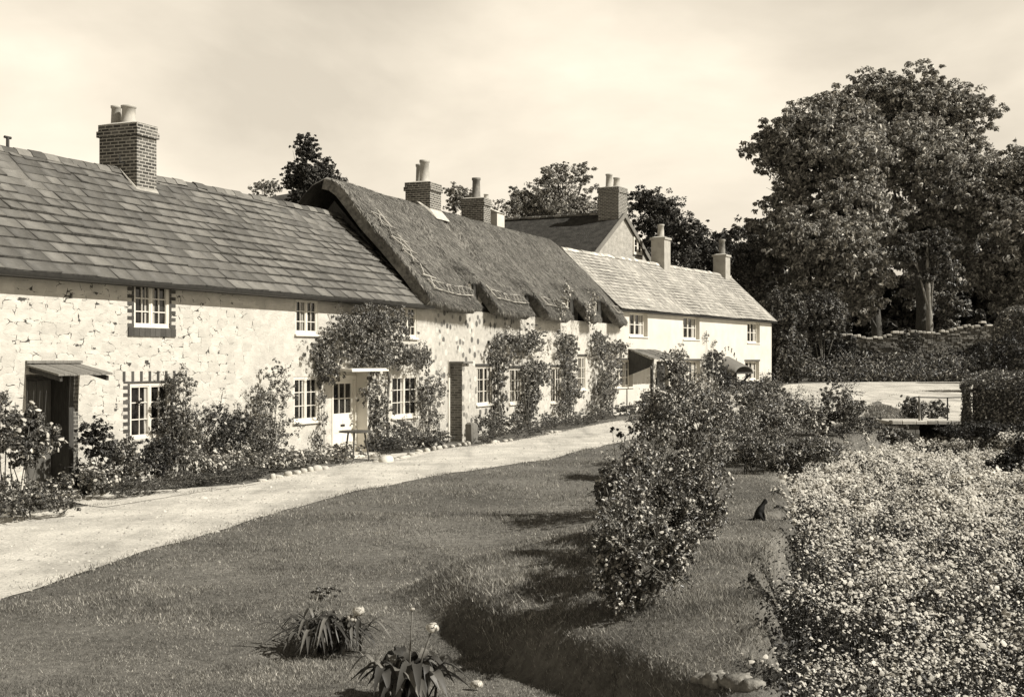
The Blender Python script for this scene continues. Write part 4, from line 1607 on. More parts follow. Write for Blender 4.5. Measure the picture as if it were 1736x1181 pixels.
# =================================================================== trees
def tree(name, label, cat, Y, boxes, trunk_px, n, leaf, mat='leaf_tree', r=.3, group=None, thick=.85, aspect=.45, droop=.5, up=.5, shell=.5,
         bark='bark', sub=1.0, zbase=None, limb=True, fork=None, lump=.52):
    """boxes: (x0,x1,y0,y1,depth offset in metres)"""
    ox = (trunk_px - CX) / F * Y
    zg = tz(ox, Y) if zbase is None else zbase
    t = thing(name, label, cat, (ox, Y, zg), 0, group)
    cl = []
    for b in boxes:
        x0, x1, y0, y1 = b[:4]
        dy = b[4] if len(b) > 4 else 0
        YY = Y + dy
        cx = ((x0 + x1) / 2 - CX) / F * YY - ox
        hx = (x1 - x0) / 2 / F * YY
        z1 = HC - (y0 - HY) / F * YY - zg
        z0 = HC - (y1 - HY) / F * YY - zg
        cl.append((cx, dy, (z0 + z1) / 2, hx, hx * thick, (z1 - z0) / 2))
    lim = cl
    cl = []
    r_ = np.random.default_rng(int(Y * 10 + trunk_px))
    for (cx, cy, cz, rx, ry, rz) in lim:
        k = int(np.clip(rx * rz * 1.5, 8, 22)) if lump else 1
        if k == 1:
            cl.append((cx, cy, cz, rx, ry, rz))
            continue
        for _ in range(k):
            d = unit(r_.normal(size=3))
            f = .80 * r_.random() ** .4
            s_ = lump * r_.uniform(.75, 1.35)
            m_ = (rx * rz) ** .5
            cl.append((cx + d[0] * rx * f, cy + d[1] * ry * f, cz + d[2] * rz * f, m_ * s_ * 1.15, m_ * s_ * 1.1, m_ * s_ * .72))
    mb = MB()
    zt = max(c[2] for c in lim)
    xt = sum(c[0] for c in lim) / len(lim)
    pts = [(0, 0, -.2), (.03 * xt, .0, zt * .12), (xt * .12, .05, zt * .35), (xt * .35, .1, zt * .65), (xt * .6, .1, zt)]
    P_ = np.array(pts)
    tt2 = np.linspace(0, 1, 22)
    fine = np.stack([np.interp(tt2, np.linspace(0, 1, 5), P_[:, j]) for j in range(3)], -1)
    fine[1:-1, :2] += np.stack([np.sin(tt2 * 9 + Y), np.cos(tt2 * 7 + Y)], -1)[1:-1] * r * .22
    rad_ = np.interp(tt2, np.linspace(0, 1, 5), [r * 1.5, r * 1.08, r * .95, r * .65, r * .2])
    rad_ = rad_ * (1 + .10 * np.sin(tt2 * 31 + Y)) + np.where(tt2 < .06, r * .35, 0)
    mb.tube([tuple(p) for p in fine], list(rad_), 11)
    tr = mb.build('trunk', bark, t, True)
    if limb:
        mb = MB()
        for c in lim:
            f = random.uniform(.3, .6)
            z = max(.3, min(zt * f, c[2] * .72))
            bx = np.interp(z, [p[2] for p in pts], [p[0] for p in pts])
            e = (c[0], c[1], c[2] + .2 * c[5])
            m = (bx * .45 + e[0] * .55, e[1] * .5, z * .4 + e[2] * .6 + .1 * c[5])
            mb.tube([(bx, 0, z), m, e], [r * .34, r * .2, r * .06], 7)
            for _ in range(4):
                q = (e[0] + random.uniform(-.8, .8) * c[3], e[1] + random.uniform(-.8, .3) * c[4], e[2] + random.uniform(-.5, .6) * c[5])
                mb.tube([m, ((m[0] + q[0]) / 2, (m[1] + q[1]) / 2, (m[2] + q[2]) / 2 + .1), q], [r * .11, r * .07, r * .03], 5)
        mb.build('limbs', bark, t, True)
    foliage('crown', cl, int(n * 3.4), leaf * .48, mat, t, aspect, droop, sub, shell, up)
    return t


g_ch = 'tall leafy trees beyond the stone wall'
tree('chestnut_tree', 'tall rounded chestnut nearest the white cottage, pale lit foliage hanging in front', 'tree', 98,
     [(1325, 1470, 145, 330), (1370, 1480, 135, 240, 1), (1268, 1360, 200, 300, 0), (1275, 1400, 190, 330, 1), (1420, 1505, 190, 400, -2), (1285, 1420, 300, 420, 1), (1330, 1500, 330, 470, -4), (1262, 1360, 350, 480, 2),
      (1390, 1515, 300, 430, -3), (1400, 1510, 410, 530, -4), (1250, 1350, 420, 540, 3), (1420, 1500, 480, 560, -5), (1330, 1420, 440, 540, -1)], 1492, 36000, .62, 'leaf_tree', .36, None, droop=.7, shell=.42, up=.6)
tree('chestnut_tree', 'tallest tree with dark layered dome of foliage, behind and right of the pale lit one', 'tree', 106,
     [(1480, 1610, 112, 230), (1400, 1520, 128, 240), (1560, 1668, 142, 260, 1), (1575, 1682, 200, 340), (1440, 1560, 118, 220, 2), (1590, 1680, 160, 260, 0), (1470, 1620, 200, 350, -3), (1540, 1690, 290, 430, -2),
      (1500, 1640, 340, 470, 1), (1600, 1690, 400, 520, -3), (1520, 1600, 430, 520, 3)], 1560, 36000, .62, 'leaf_tree', .45, None, droop=.6, shell=.42, up=.6)
tree('broadleaf_tree', 'broad dark tree at the right edge of the photo behind the upper hedge', 'tree', 100,
     [(1680, 1800, 222, 340), (1640, 1760, 280, 420, 1), (1660, 1800, 340, 470, -2), (1630, 1740, 400, 520, 1), (1690, 1830, 430, 560, 0)], 1715, 22000, .6, 'leaf_tree', .4, None, droop=.6, shell=.45)
tree('young_tree', 'short pale barked tree with an umbrella of lit leaves above the stone wall', 'tree', 91,
     [(1515, 1570, 395, 450), (1545, 1608, 375, 440, .5), (1570, 1602, 405, 460, 0), (1550, 1598, 440, 480, .3)], 1576, 4600, .42, 'leaf_mid', .26, None, bark='barkpale', droop=.9)
tree('ivied_tree', 'leafy ivy covered trunk right of the pale barked tree', 'tree', 91.5,
     [(1592, 1632, 435, 490), (1585, 1625, 470, 530), (1600, 1640, 500, 550), (1590, 1625, 525, 570)], 1610, 3600, .4, 'leaf', .25, None, droop=.9)
tree('ivied_tree', 'narrow ivy clad tree rising between the slate roof and the thatch', 'tree', 46,
     [(490, 535, 228, 290), (500, 545, 265, 330), (480, 520, 268, 325), (525, 568, 262, 312, .5), (520, 575, 290, 345), (478, 540, 310, 362)], 515, 11000, .17, 'leaf_tree_dark', .16, None, shell=.6, droop=.3, lump=.55)
g_bt = None
tree('leafy_tree', 'bushy tree with upright twigs behind the dark roofed gabled house', 'tree', 88,
     [(852, 950, 302, 400), (915, 1010, 282, 395), (980, 1050, 308, 395), (870, 1000, 330, 400), (920, 945, 275, 320), (945, 965, 268, 320), (975, 1005, 272, 330), (858, 900, 310, 345)], 945, 9500, .34, 'leaf_tree', .25, None, shell=.6)
tree('dark_tree', 'dark rounded tree just right of the brick gable chimney', 'tree', 92,
     [(1065, 1130, 306, 420), (1085, 1165, 325, 445), (1120, 1190, 355, 480), (1080, 1150, 380, 480)], 1120, 9500, .36, 'leaf_tree_dark', .3, None, shell=.45)
tree('dark_tree', 'low dark tree behind the end chimney of the white cottage', 'tree', 96,
     [(1140, 1215, 378, 490), (1175, 1250, 385, 500), (1215, 1300, 392, 530), (1150, 1260, 430, 520)], 1200, 8000, .38, 'leaf_tree_dark', .3, None, shell=.45)
tree('small_tree', 'small round treetop peeping over the thatched ridge between two chimneys', 'tree', 74,
     [(748, 792, 312, 372)], 768, 1300, .26, 'leaf_tree', .16)
tree('small_tree', 'tuft of treetop just above the slate ridge right of the brick chimney', 'tree', 60,
     [(318, 368, 314, 352)], 342, 900, .22, 'leaf_tree', .14)
tree('small_tree', 'wispy bush top beside the dark barn roof', 'tree', 54,
     [(415, 475, 303, 335), (440, 480, 300, 330)], 440, 420, .2, 'leaf_tree', .1, shell=.8)

# the wood that closes the view behind the wall
cl = []
for px in range(1230, 1860, 42):
    for (ya, yb) in ((360, 470), (440, 560), (500, 590), (540, 640)):
        Y = 118 + RNG.uniform(-3, 3)
        top = ya + RNG.uniform(-20, 20) + (40 if px < 1290 else 0)
        cl.append((((px - CX) / F * Y), Y, HC - ((top + yb) / 2 - HY) / F * Y, 2.6, 2.2, (yb - top) / 2 / F * Y))
wo, _, _ = foliage('background_wood', cl, 60000, .65, 'leaf_tree_dark', None, .5, .5, 1.0, .6)
tag(wo, 'dense dark wood closing the view behind the chestnut trees', 'wood', kind='stuff')

# tall shrubs at the end of the white cottage
plant('tall_shrub', 'tall ivy like shrub hugging the right end of the white cottage', 'shrub',
      [(1302, 1352, 540, 640), (1310, 1372, 560, 650), (1306, 1350, 600, 685), (1300, 1340, 490, 560), (1318, 1365, 500, 560), (1308, 1352, 640, 695)], Y=81, base=(1330, 660), n=7500, leaf=.26, mat='leaf_mid', thick=.8, stem_r=.06, aspect=.5)
plant('tall_shrub', 'rounded pale topped shrub between the white cottage end and the stone wall', 'shrub',
      [(1365, 1430, 497, 560), (1350, 1400, 510, 580), (1390, 1432, 520, 580)], Y=87, base=(1395, 640), n=4500, leaf=.26, mat='leaf_mid', thick=.8, stem_r=.06)
plant('dark_shrub', 'dark shrub below the pale topped one at the wall foot', 'shrub',
      [(1360, 1420, 565, 640), (1385, 1450, 575, 645)], Y=88.5, base=(1400, 650), n=3500, leaf=.28, mat='leaf_tree_dark', thick=.8)

# =================================================================== stone boundary wall: courses of separate stones with an uneven top
YW = 88.0
wx0, wx1 = (1395 - CX) / F * YW, (1800 - CX) / F * YW
tw = thing('stone_wall', 'long shaded garden wall of rough stone with an uneven pale coping, below the trees', 'wall', ((wx0 + wx1) / 2, YW, tz((wx0 + wx1) / 2, YW)), math.radians(-4))
zg = tw.location.z
top_px = [(1380, 566), (1430, 565), (1450, 571), (1500, 573), (1520, 563), (1560, 565), (1595, 563), (1630, 556), (1668, 548), (1700, 560), (1800, 556)]
hx = (wx1 - wx0) / 2


def wtop(x):
    px = CX + (x + tw.location.x) / YW * F
    return HC - (np.interp(px, [p[0] for p in top_px], [p[1] for p in top_px]) - HY) / F * YW - zg


mb = MB()
z = -.3
while z < 3.6:
    h = random.uniform(.11, .2)
    x = -hx - random.uniform(0, .3)
    while x < hx:
        w_ = random.uniform(.15, .42)
        zt_ = min(z + h - .015, wtop(x + w_ / 2) - .05)
        if zt_ > z + .05:
            y = random.uniform(-.06, .06)
            mb.bbox(x, x + w_ - .015, y - .2, y + .2, z, zt_, .025)
        x += w_
    z += h
mb.box(-hx, hx, -.14, .14, -.3, 1.9)
mb.build('stonework', 'wallstone', tw)
mb = MB()
x = -hx
while x < hx:
    w_ = random.uniform(.2, .5)
    zt_ = wtop(x + w_ / 2) + random.uniform(-.1, .1)
    mb.bbox(x, x + w_ - .02, -.30, .28, zt_ - .06, zt_ + random.uniform(.05, .12), .04)
    x += w_
mb.build('coping', 'pebble', tw)
plant('wall_climber', 'tuft of lit leaves spilling over the wall coping', 'climber', [(1522, 1562, 556, 600), (1540, 1560, 560, 612)], Y=87.4, base=(1545, 640), n=900, leaf=.2, mat='leaf_mid', thick=.4, stem=True, stem_r=.03)
plant('wall_ivy', 'dark ivy covering the left end of the stone wall', 'ivy', [(1385, 1470, 572, 640), (1440, 1510, 590, 645), (1400, 1460, 565, 600)], Y=87.5, base=(1440, 640), n=3200, leaf=.24, mat='leaf_dark', thick=.12, lump=.5)
plant('wall_ivy', 'thin ivy on the right part of the stone wall by the upper hedge', 'ivy', [(1630, 1700, 560, 630), (1590, 1650, 590, 640)], Y=87.5, base=(1650, 640), n=2200, leaf=.24, mat='leaf_dark', thick=.12, lump=.45)
# weeds along the wall foot: nobody could count them
n = 15000
xs_ = RNG.uniform((1372 - CX) / F * 86, (1760 - CX) / F * 86, n)
ys_ = 86.9 - RNG.random(n) * 2.6
hh = (RNG.random(n) ** .7) * (2.1 + .6 * Wav(41, .25, 6, 1)(xs_)) * (1 - (86.9 - ys_) / 3.4)
P = np.stack([xs_, ys_, terrain(xs_, ys_) + hh.clip(.02)], -1)
V, Fc = leaf_mesh(P, unit(RNG.normal(size=(n, 3)) + np.array([.4, -.5, .4])), RNG.uniform(.10, .32, n), .3, -.6)
tag(npmesh('wall_foot_weeds', V, Fc, 'leaf', None), 'tall tangled weeds growing along the foot of the stone wall', 'weeds', kind='stuff')

# clipped hedges on the right
def hedge(label, x0, x1, y0, y1, h, n, leaf, rotz=0, zb=None, ang=None, name='clipped_hedge', dome=.3, mat='leaf_dark'):
    hx, D = (x1 - x0) / 2, (y1 - y0)
    ox, oy = x0 + hx * math.cos(rotz), y0 + hx * math.sin(rotz)
    zg = tz(ox, oy) if zb is None else zb
    t = thing(name, label, 'hedge', (ox, oy, zg), rotz)
    # inner twiggy mass
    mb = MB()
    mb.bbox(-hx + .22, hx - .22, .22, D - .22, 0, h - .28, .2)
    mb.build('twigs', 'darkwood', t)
    u, v, w_ = RNG.uniform(-1, 1, n), RNG.random(n), RNG.random(n)
    k = RNG.random(n)
    P = np.empty((n, 3))
    Nn = np.zeros((n, 3))
    a = k < .45
    P[a] = np.stack([u[a] * hx, v[a] * 0, w_[a] * h], -1)
    Nn[a] = (0, -1, .2)
    b = (k >= .45) & (k < .75)
    P[b] = np.stack([u[b] * hx, v[b] * D, u[b] * 0 + h], -1)
    Nn[b] = (0, 0, 1)
    c = k >= .75
    P[c] = np.stack([-hx + 0 * u[c], v[c] * D, w_[c] * h], -1)
    Nn[c] = (-1, 0, .2)
    # rounded shoulders and a wavy face
    wv = Wav(int(hx * 100), .7, 9, 3)
    q = wv(P[:, 0], P[:, 1], P[:, 2])[:, None]
    P = P + Nn * q * .10
    cx = np.abs(P[:, 0]) / hx
    P[:, 2] -= dome * (np.clip(cx - .8, 0, 1) / .2) ** 2 * (P[:, 2] / h) ** 2
    P[:, 2] -= .14 * np.clip(1 - P[:, 1] / .35, 0, 1) * (P[:, 2] / h) ** 6
    P += RNG.normal(size=P.shape) * .05
    V, Fc = leaf_mesh(P, unit(Nn + RNG.normal(size=P.shape) * .55), leaf * RNG.uniform(.6, 1.4, n), .5, 0)
    npmesh('foliage', V, Fc, mat, t)
    return t


hedge('dark clipped hedge with sunlit top at the right beside the footbridge', (1638 - CX) / F * 44, 24, 44, 46, 2.2, 30000, .085, rotz=math.radians(-19), zb=-.15, mat='leaf')
hedge('upper dark clipped hedge on the bank at the right edge', (1684 - CX) / F * 79, (1684 - CX) / F * 79 + 10, 79, 81.5, 4.75, 26000, .14, rotz=math.radians(-21), dome=1.2, zb=.9, mat='leaf')
plant('bank_shrub', 'dark shrub on the bank between the two clipped hedges', 'shrub', [(1640, 1710, 580, 640), (1690, 1760, 560, 640), (1650, 1720, 605, 650)], Y=70, base=(1700, 640), n=3500, leaf=.2, mat='leaf_dark')

# =================================================================== footbridge with handrail
yb = 46.6
bx0, bx1 = (1512 - CX) / F * yb, (1668 - CX) / F * yb
bz = HC - (713 - HY) / F * yb
tb = thing('footbridge', 'low stone footbridge with pale kerb over the stream', 'bridge', ((bx0 + bx1) / 2, yb, 0))
hx = (bx1 - bx0) / 2
mb = MB()
x = -hx
while x < hx:
    w_ = random.uniform(.28, .5)
    mb.bbox(x, min(x + w_, hx) - .012, -.04, .38, bz - .12, bz + random.uniform(-.012, .012), .02)
    x += w_
mb.build('kerb', 'pebble', tb)
MB().box(-hx, hx, .38, 2.3, bz - .16, bz - .03).build('deck', 'lane', tb)
for sx0, sx1 in ((-hx + .15, -hx + 1.0), (hx - .9, hx)):
    mb = MB()
    z = -.75
    while z < bz - .14:
        x = sx0
        while x < sx1:
            w_ = random.uniform(.2, .4)
            mb.bbox(x, min(x + w_, sx1), .03, 2.2, z, min(z + .16, bz - .13), .02)
            x += w_
        z += .16
    mb.build('abutment', 'wallstone', tb)
MB().box(-hx + .9, hx - .85, 1.9, 2.2, -.75, bz - .17).build('culvert_back', 'wallstone', tb)
tr = thing('handrail', 'thin wooden handrail on posts along the footbridge, one post pale', 'railing', ((1561 - CX) / F * yb, yb + .15, bz))
zr_ = HC - (673 - HY) / F * (yb + .15) - bz
MB().tube([(0, 0, -.1), (-.01, 0, zr_ + .04)], [.042, .036], 8).build('post', 'barkpale', tr)
MB().tube([((1609 - 1561) / F * yb, .02, -.1), ((1609 - 1561) / F * yb, .02, zr_)], .026, 8).build('post', 'darkwood', tr)
MB().tube([(2.0 + .6, .02, -.1), (2.6, .02, zr_)], .026, 8).build('post', 'darkwood', tr)
MB().tube([(-.2, 0, zr_), (.9, .01, zr_ - .02), (2.6, .02, zr_ + .01)], .02, 8).build('rail', 'darkwood', tr)
MB().tube([(.03, .02, zr_ - .25), (.25, .5, 0)], .03, 6).build('brace', 'darkwood', tr)
plant('low_shrub', 'round low shrub behind the footbridge handrail, left of its pale post', 'shrub', [(1525, 1563, 672, 712), (1535, 1575, 680, 712)], Y=50, base=(1548, 712), n=1500, leaf=.12, mat='leaf')
plant('low_shrub', 'pale leaved low shrub behind the handrail right of its pale post', 'shrub', [(1568, 1608, 680, 716)], Y=50.5, base=(1588, 714), n=900, leaf=.12, mat='leaf_mid')

# =================================================================== climbing roses and shrubs in the garden strip
ROSE = dict(canes=10, lump=.40, leaf=.06, mat='leaf', fl=70, fs=.034, thick=2.1, droop=.5)
g_r = None
plant('rose_bush', 'nearest rose bush of the row, pale blooms low on its left side', 'rose', [(1010, 1110, 885, 1000), (1060, 1165, 870, 960), (1000, 1085, 930, 1025), (1020, 1115, 965, 1048), (1120, 1200, 890, 955), (1090, 1165, 940, 1000)],
      base=(1072, 1036), n=7000, **{**ROSE, 'leaf': .054, 'fl': 900, 'fs': .03, 'thick': 1.9})
plant('rose_bush', 'low rose bush on the lawn side just behind the nearest one', 'rose', [(1000, 1080, 868, 985), (1020, 1100, 850, 950)], base=(1035, 992), n=4000, **{**ROSE, 'fl': 180, 'thick': 3.0})
plant('rose_bush', 'rose bush on the lawn side between the low one and the front post', 'rose', [(1003, 1085, 835, 950), (1030, 1105, 820, 925)], base=(1040, 958), n=4000, **{**ROSE, 'fl': 180, 'thick': 3.0})
plant('rose_bush', 'rose bush on the lawn side behind the front post, its shadow streaking the grass', 'rose', [(1015, 1095, 790, 905), (1035, 1110, 775, 880)], base=(1052, 908), n=4000, **{**ROSE, 'fl': 150, 'thick': 3.0})
plant('rose_bush', 'dark rose bush tied to the front post, casting shadow on the lawn', 'rose', [(1000, 1075, 800, 930), (1015, 1100, 780, 870), (1040, 1120, 840, 930), (1050, 1110, 740, 820)],
      base=(1050, 942), n=4200, **{**ROSE, 'fl': 420})
plant('rose_bush', 'wide sunlit rose bush at the right of the front post, overhanging the grass path', 'rose', [(1080, 1180, 760, 890), (1140, 1235, 740, 860), (1100, 1190, 850, 925), (1170, 1235, 820, 915), (1130, 1220, 870, 938), (1085, 1140, 880, 940)],
      base=(1150, 930), n=6000, **{**ROSE, 'fl': 720})
plant('rose_bush', 'tall climbing rose with white blooms behind the second post', 'rose', [(1065, 1150, 690, 790), (1090, 1165, 655, 740), (1075, 1140, 760, 850)],
      base=(1110, 868), n=4200, **{**ROSE, 'fl': 510})
plant('rose_bush', 'tallest climbing rose of the row, rising in front of the porch post', 'rose', [(1110, 1185, 630, 740), (1150, 1235, 655, 770), (1170, 1240, 720, 810), (1120, 1190, 710, 800), (1118, 1160, 600, 660)],
      base=(1180, 860), n=6500, **{**ROSE, 'fl': 690})
plant('rose_bush', 'rose bush at the lane edge below the lean-to porch', 'rose', [(1085, 1150, 668, 735), (1120, 1180, 645, 720), (1070, 1120, 690, 745)], Y=27.5, base=(1120, 780), n=3800, **{**ROSE, 'leaf': .075, 'fl': 420})
plant('rose_bush', 'rose bush below the middle lower window of the white cottage', 'rose', [(1160, 1235, 635, 730), (1190, 1255, 660, 760), (1135, 1195, 630, 700)], Y=31, base=(1205, 790), n=4200, **{**ROSE, 'leaf': .08, 'fl': 420})
plant('rose_bush', 'dark rounded bush in front of the shell hooded door', 'rose', [(1235, 1305, 640, 720), (1255, 1320, 650, 730), (1240, 1290, 690, 760)], Y=38, base=(1275, 745), n=4200, **{**ROSE, 'leaf': .085, 'fl': 330})
plant('standard_rose', 'standard rose on a pale stake at the end of the grass path', 'rose', [(1250, 1335, 690, 760), (1275, 1350, 680, 745), (1290, 1340, 740, 790)], Y=29, base=(1303, 790), n=4200, **{**ROSE, 'leaf': .075, 'fl': 510})
plant('rose_bush', 'pale flowered rose bush left of the spreading lane edge bush', 'rose', [(1310, 1375, 665, 735), (1345, 1405, 680, 740), (1290, 1345, 690, 745)], Y=39, base=(1345, 745), n=3800, **{**ROSE, 'leaf': .085, 'fl': 360, 'fs': .07})
plant('standard_rose', 'small standard rose tree on two stems beside the lane', 'rose', [(1402, 1460, 642, 700), (1408, 1472, 670, 725), (1422, 1465, 700, 735)], Y=40, base=(1425, 735), n=4200, **{**ROSE, 'leaf': .085, 'fl': 330})
plant('rose_bush', 'loose rose bush filling the row right of the tallest climber', 'rose', [(1215, 1290, 690, 775), (1240, 1310, 705, 790)], Y=27, base=(1262, 800), n=3600, **{**ROSE, 'fl': 240})
plant('rose_bush', 'rounded bush in front of the white cottage end, left of the pale flowered one', 'rose', [(1270, 1340, 640, 715), (1300, 1370, 655, 720)], Y=46, base=(1320, 735), n=3600, **{**ROSE, 'leaf': .1, 'fl': 150})
plant('rose_bush', 'spreading bush at the lane edge just left of the small standard rose tree', 'rose', [(1360, 1412, 675, 735), (1380, 1425, 690, 745)], Y=41, base=(1390, 745), n=2600, **{**ROSE, 'leaf': .085, 'fl': 150})
plant('low_shrub', 'low scrub on the bank left of the footbridge kerb', 'shrub', [(1475, 1530, 715, 748), (1500, 1545, 722, 755)], Y=43, base=(1510, 748), n=1500, leaf=.1, mat='leaf', lump=.5)
plant('low_shrub', 'low shrub in the gravel left of the stream head', 'shrub', [(1440, 1490, 705, 745), (1395, 1450, 722, 750)], Y=42, base=(1445, 745), n=1500, leaf=.1, mat='leaf_mid', fl=25, fs=.06)
plant('low_shrub', 'dark leafy clump where the grass path meets the flower bed', 'shrub', [(1290, 1380, 745, 800), (1340, 1430, 740, 785), (1300, 1350, 770, 830)], Y=27.5, base=(1340, 800), n=4000, leaf=.08, mat='leaf', fl=40, fs=.05)
plant('low_shrub', 'leafy clump of the bed edge beside the standing stake', 'shrub', [(1255, 1330, 745, 790), (1225, 1275, 760, 785)], Y=26.5, base=(1285, 795), n=1700, leaf=.08, mat='leaf', fl=20, fs=.05)
plant('bank_shrub', 'dark overhanging shrub at the right edge of the flower bed', 'shrub', [(1690, 1790, 745, 860), (1715, 1800, 720, 850), (1670, 1740, 770, 830)], Y=30, base=(1740, 860), n=4500, leaf=.1, mat='leaf_dark')
plant('bank_shrub', 'dark undergrowth at the hedge foot by the stream', 'shrub', [(1600, 1700, 715, 775), (1660, 1760, 720, 780)], Y=41.5, base=(1680, 770), n=3500, leaf=.1, mat='leaf_dark')


def post(label, px, ytop, ybase, r, mat='darkwood', Y=None, lean=.02):
    X, Y_ = ground_hit(px, ybase) if Y is None else ((px - CX) / F * Y, Y)
    zg = tz(X, Y_)
    h = HC - (ytop - HY) / F * Y_ - zg
    t = MB().tube([(0, 0, -.2), (lean * .5, 0, h * .5), (lean, .01, h)], [r, r * .95, r * .85], 8).build('rose_post', mat, None, False)
    t.location = (X, Y_, zg)
    return tag(t, label, 'post')


post('dark front post standing out of the rose row nearest the lawn', 1058, 765, 915, .035)
post('second dark post of the rose row, left of the tall climbing rose', 1085, 735, 850, .035)
post('bent thin cane with a leafy tip beside the lane', 1048, 738, 860, .012, 'stem', lean=.12)
post('tall dark stake among the tallest climbing roses', 1112, 640, 840, .03)
post('pale stake holding the standard rose by the grass path', 1305, 722, 785, .022, 'barkpale', lean=.05)
post('short pale stick leaning out of the nearest rose bush', 1080, 1012, 1038, .014, 'barkpale', lean=-.06)
plant('rose_spray', 'arching rose spray reaching out left over the lane edge', 'rose', [(1030, 1050, 724, 735), (1045, 1062, 728, 742), (1058, 1078, 722, 736)], Y=20, base=(1062, 850), n=90, leaf=.07, mat='leaf_mid', thick=.5, stem_r=.008, per=1)

# =================================================================== plants along the stone cottage
pl = lambda *a, **k: plant(*a, **{**dict(canes=2, lump=.56, fr=A, leaf=.07, thick=.4, n=1600), **{**k, 'n': int(k.get('n', 1600) * 1.35)}})
pl('white_hydrangea', 'pale flowered shrub on bare stems left of the boarded door', 'shrub', [(-20, 60, 705, 790), (30, 88, 702, 790), (0, 70, 740, 800)], d=-1.0, n=2400, leaf=.09, mat='leaf_mid', fl=110, fs=.085)
pl('climber', 'sprig of climber on the wall at the far left edge', 'climber', [(-12, 22, 660, 700), (-14, 14, 690, 720)], d=-.15, n=220, thick=.12)
pl('low_shrub', 'low mounded shrub at the left edge of the lane', 'shrub', [(-20, 60, 815, 875), (20, 105, 825, 875)], d=-2.3, n=2600, leaf=.06, mat='leaf_mid', fl=60, fs=.05)
pl('flower_clump', 'small white flowered clump on the doorstep edge', 'flowers', [(82, 118, 806, 835)], d=-1.25, n=350, leaf=.07, fl=45, fs=.07, mat='leaf_mid')
pl('dark_shrub', 'large leaved dark shrub right of the boarded door', 'shrub', [(132, 182, 728, 800), (140, 200, 770, 835)], d=-.65, n=2200, leaf=.09, mat='leaf_dark', fl=30, fs=.07)
pl('flowering_shrub', 'speckled flowering shrub under the lower window left half', 'shrub', [(180, 228, 738, 810), (190, 240, 780, 830)], d=-.75, n=1800, fl=70, fs=.06)
pl('round_shrub', 'dark rounded bush below the brick edged window', 'shrub', [(226, 286, 742, 805)], d=-.6, n=2200, mat='leaf_dark')
pl('tall_shrub', 'tall climbing shrub covering the right edge of the brick edged window', 'shrub', [(284, 325, 628, 700), (272, 330, 680, 760), (300, 345, 720, 800), (290, 342, 670, 730)], d=-.35, n=3200, mat='leaf', fl=30, fs=.06)
pl('flower_spikes', 'pale flower spikes between the tall shrub and the dark bush', 'flowers', [(318, 332, 715, 775), (305, 345, 760, 800)], d=-.85, n=500, mat='leaf_pale', fl=80, fs=.06)
pl('dark_shrub', 'broad dark bush with blooms midway along the stone wall', 'shrub', [(345, 400, 675, 760), (370, 425, 690, 780), (350, 410, 740, 800)], d=-.5, n=2800, mat='leaf_dark', fl=30, fs=.06)
pl('arching_shrub', 'arching shrub with a wispy leaning top left of the lower middle window', 'shrub', [(415, 470, 675, 760), (445, 500, 690, 780), (430, 490, 740, 790), (440, 480, 650, 700), (458, 476, 615, 665)], d=-.45, n=3200, mat='leaf', sub=1.4, fl=20, fs=.05)
for i, (x0, x1, y0, y1, dd, lb) in enumerate(((186, 296, 806, 848, -1.75, 'feathery edging clump spilling over the lane by the doorstep path'), (290, 375, 795, 838, -1.6, 'feathery edging clump below the pale flower spikes'),
                                             (368, 444, 788, 826, -1.5, 'feathery edging clump below the broad dark bush'))):
    pl('edging_plant', lb, 'plant', [(x0, (x0 + x1) / 2 + 8, y0 + 4, y1), ((x0 + x1) / 2 - 8, x1, y0, y1 - 4)], d=dd, n=2600, leaf=.05, aspect=.25, mat='leaf_mid', droop=-.3, stem=False)
for i, (x0, x1, y0, y1, dd, lb) in enumerate(((300, 360, 765, 805, -1.05, 'white flowered clump behind the feathery edging by the spikes'), (345, 410, 762, 800, -1.0, 'white flowered clump in front of the broad dark bush'),
                                             (405, 455, 765, 806, -1.2, 'white flowered clump in front of the arching shrub'), (445, 505, 762, 808, -1.3, 'white flowered clump under the lower middle window, left one'),
                                             (500, 550, 755, 800, -1.2, 'white flowered clump under the lower middle window, right one'), (545, 600, 752, 794, -1.1, 'white flowered clump left of the three legged table'),
                                             (140, 190, 790, 842, -1.2, 'white flecked clump beside the door frame post'))):
    pl('flower_clump', lb, 'flowers', [(x0, x1, y0, y1)], d=dd, n=900, leaf=.06, mat='leaf_pale', fl=130, fs=.07, stem=False)
pl('thin_climber', 'thin climber strand on the wall left of the white door', 'climber', [(540, 553, 650, 690), (538, 552, 690, 730), (532, 550, 722, 762)], d=-.12, n=420, leaf=.06, thick=.12, stem_r=.01)
pl('big_climber', 'large dark climber hanging over the wall above the white front door', 'climber', [(548, 620, 528, 590), (590, 665, 518, 580), (640, 692, 518, 575), (535, 590, 560, 632), (575, 650, 560, 632), (620, 680, 570, 625), (540, 578, 600, 668), (650, 715, 585, 625)],
   d=-.35, n=9500, leaf=.085, thick=.38, mat='leaf', fl=90, fs=.06, stem=False, droop=.8)
vine = MB()
vine.tube([(A.s(p, -.1) - A.s(613, -.35), .25, A.z(p, q, -.1)) for p, q in ((640, 770), (638, 700), (642, 640), (630, 600), (600, 580), (570, 600))], [.045, .04, .035, .03, .025, .012], 6)
vine.build('stem', 'stem', [o for o in bpy.data.objects if o.get('label', '').startswith('large dark climber')][0], True)
pl('climber', 'climber column beside the porch cheek right of the white door', 'climber', [(620, 650, 630, 700), (625, 660, 670, 740), (620, 655, 720, 770)], d=-.4, n=2600, leaf=.075, thick=.3, mat='leaf', fl=90, fs=.06)
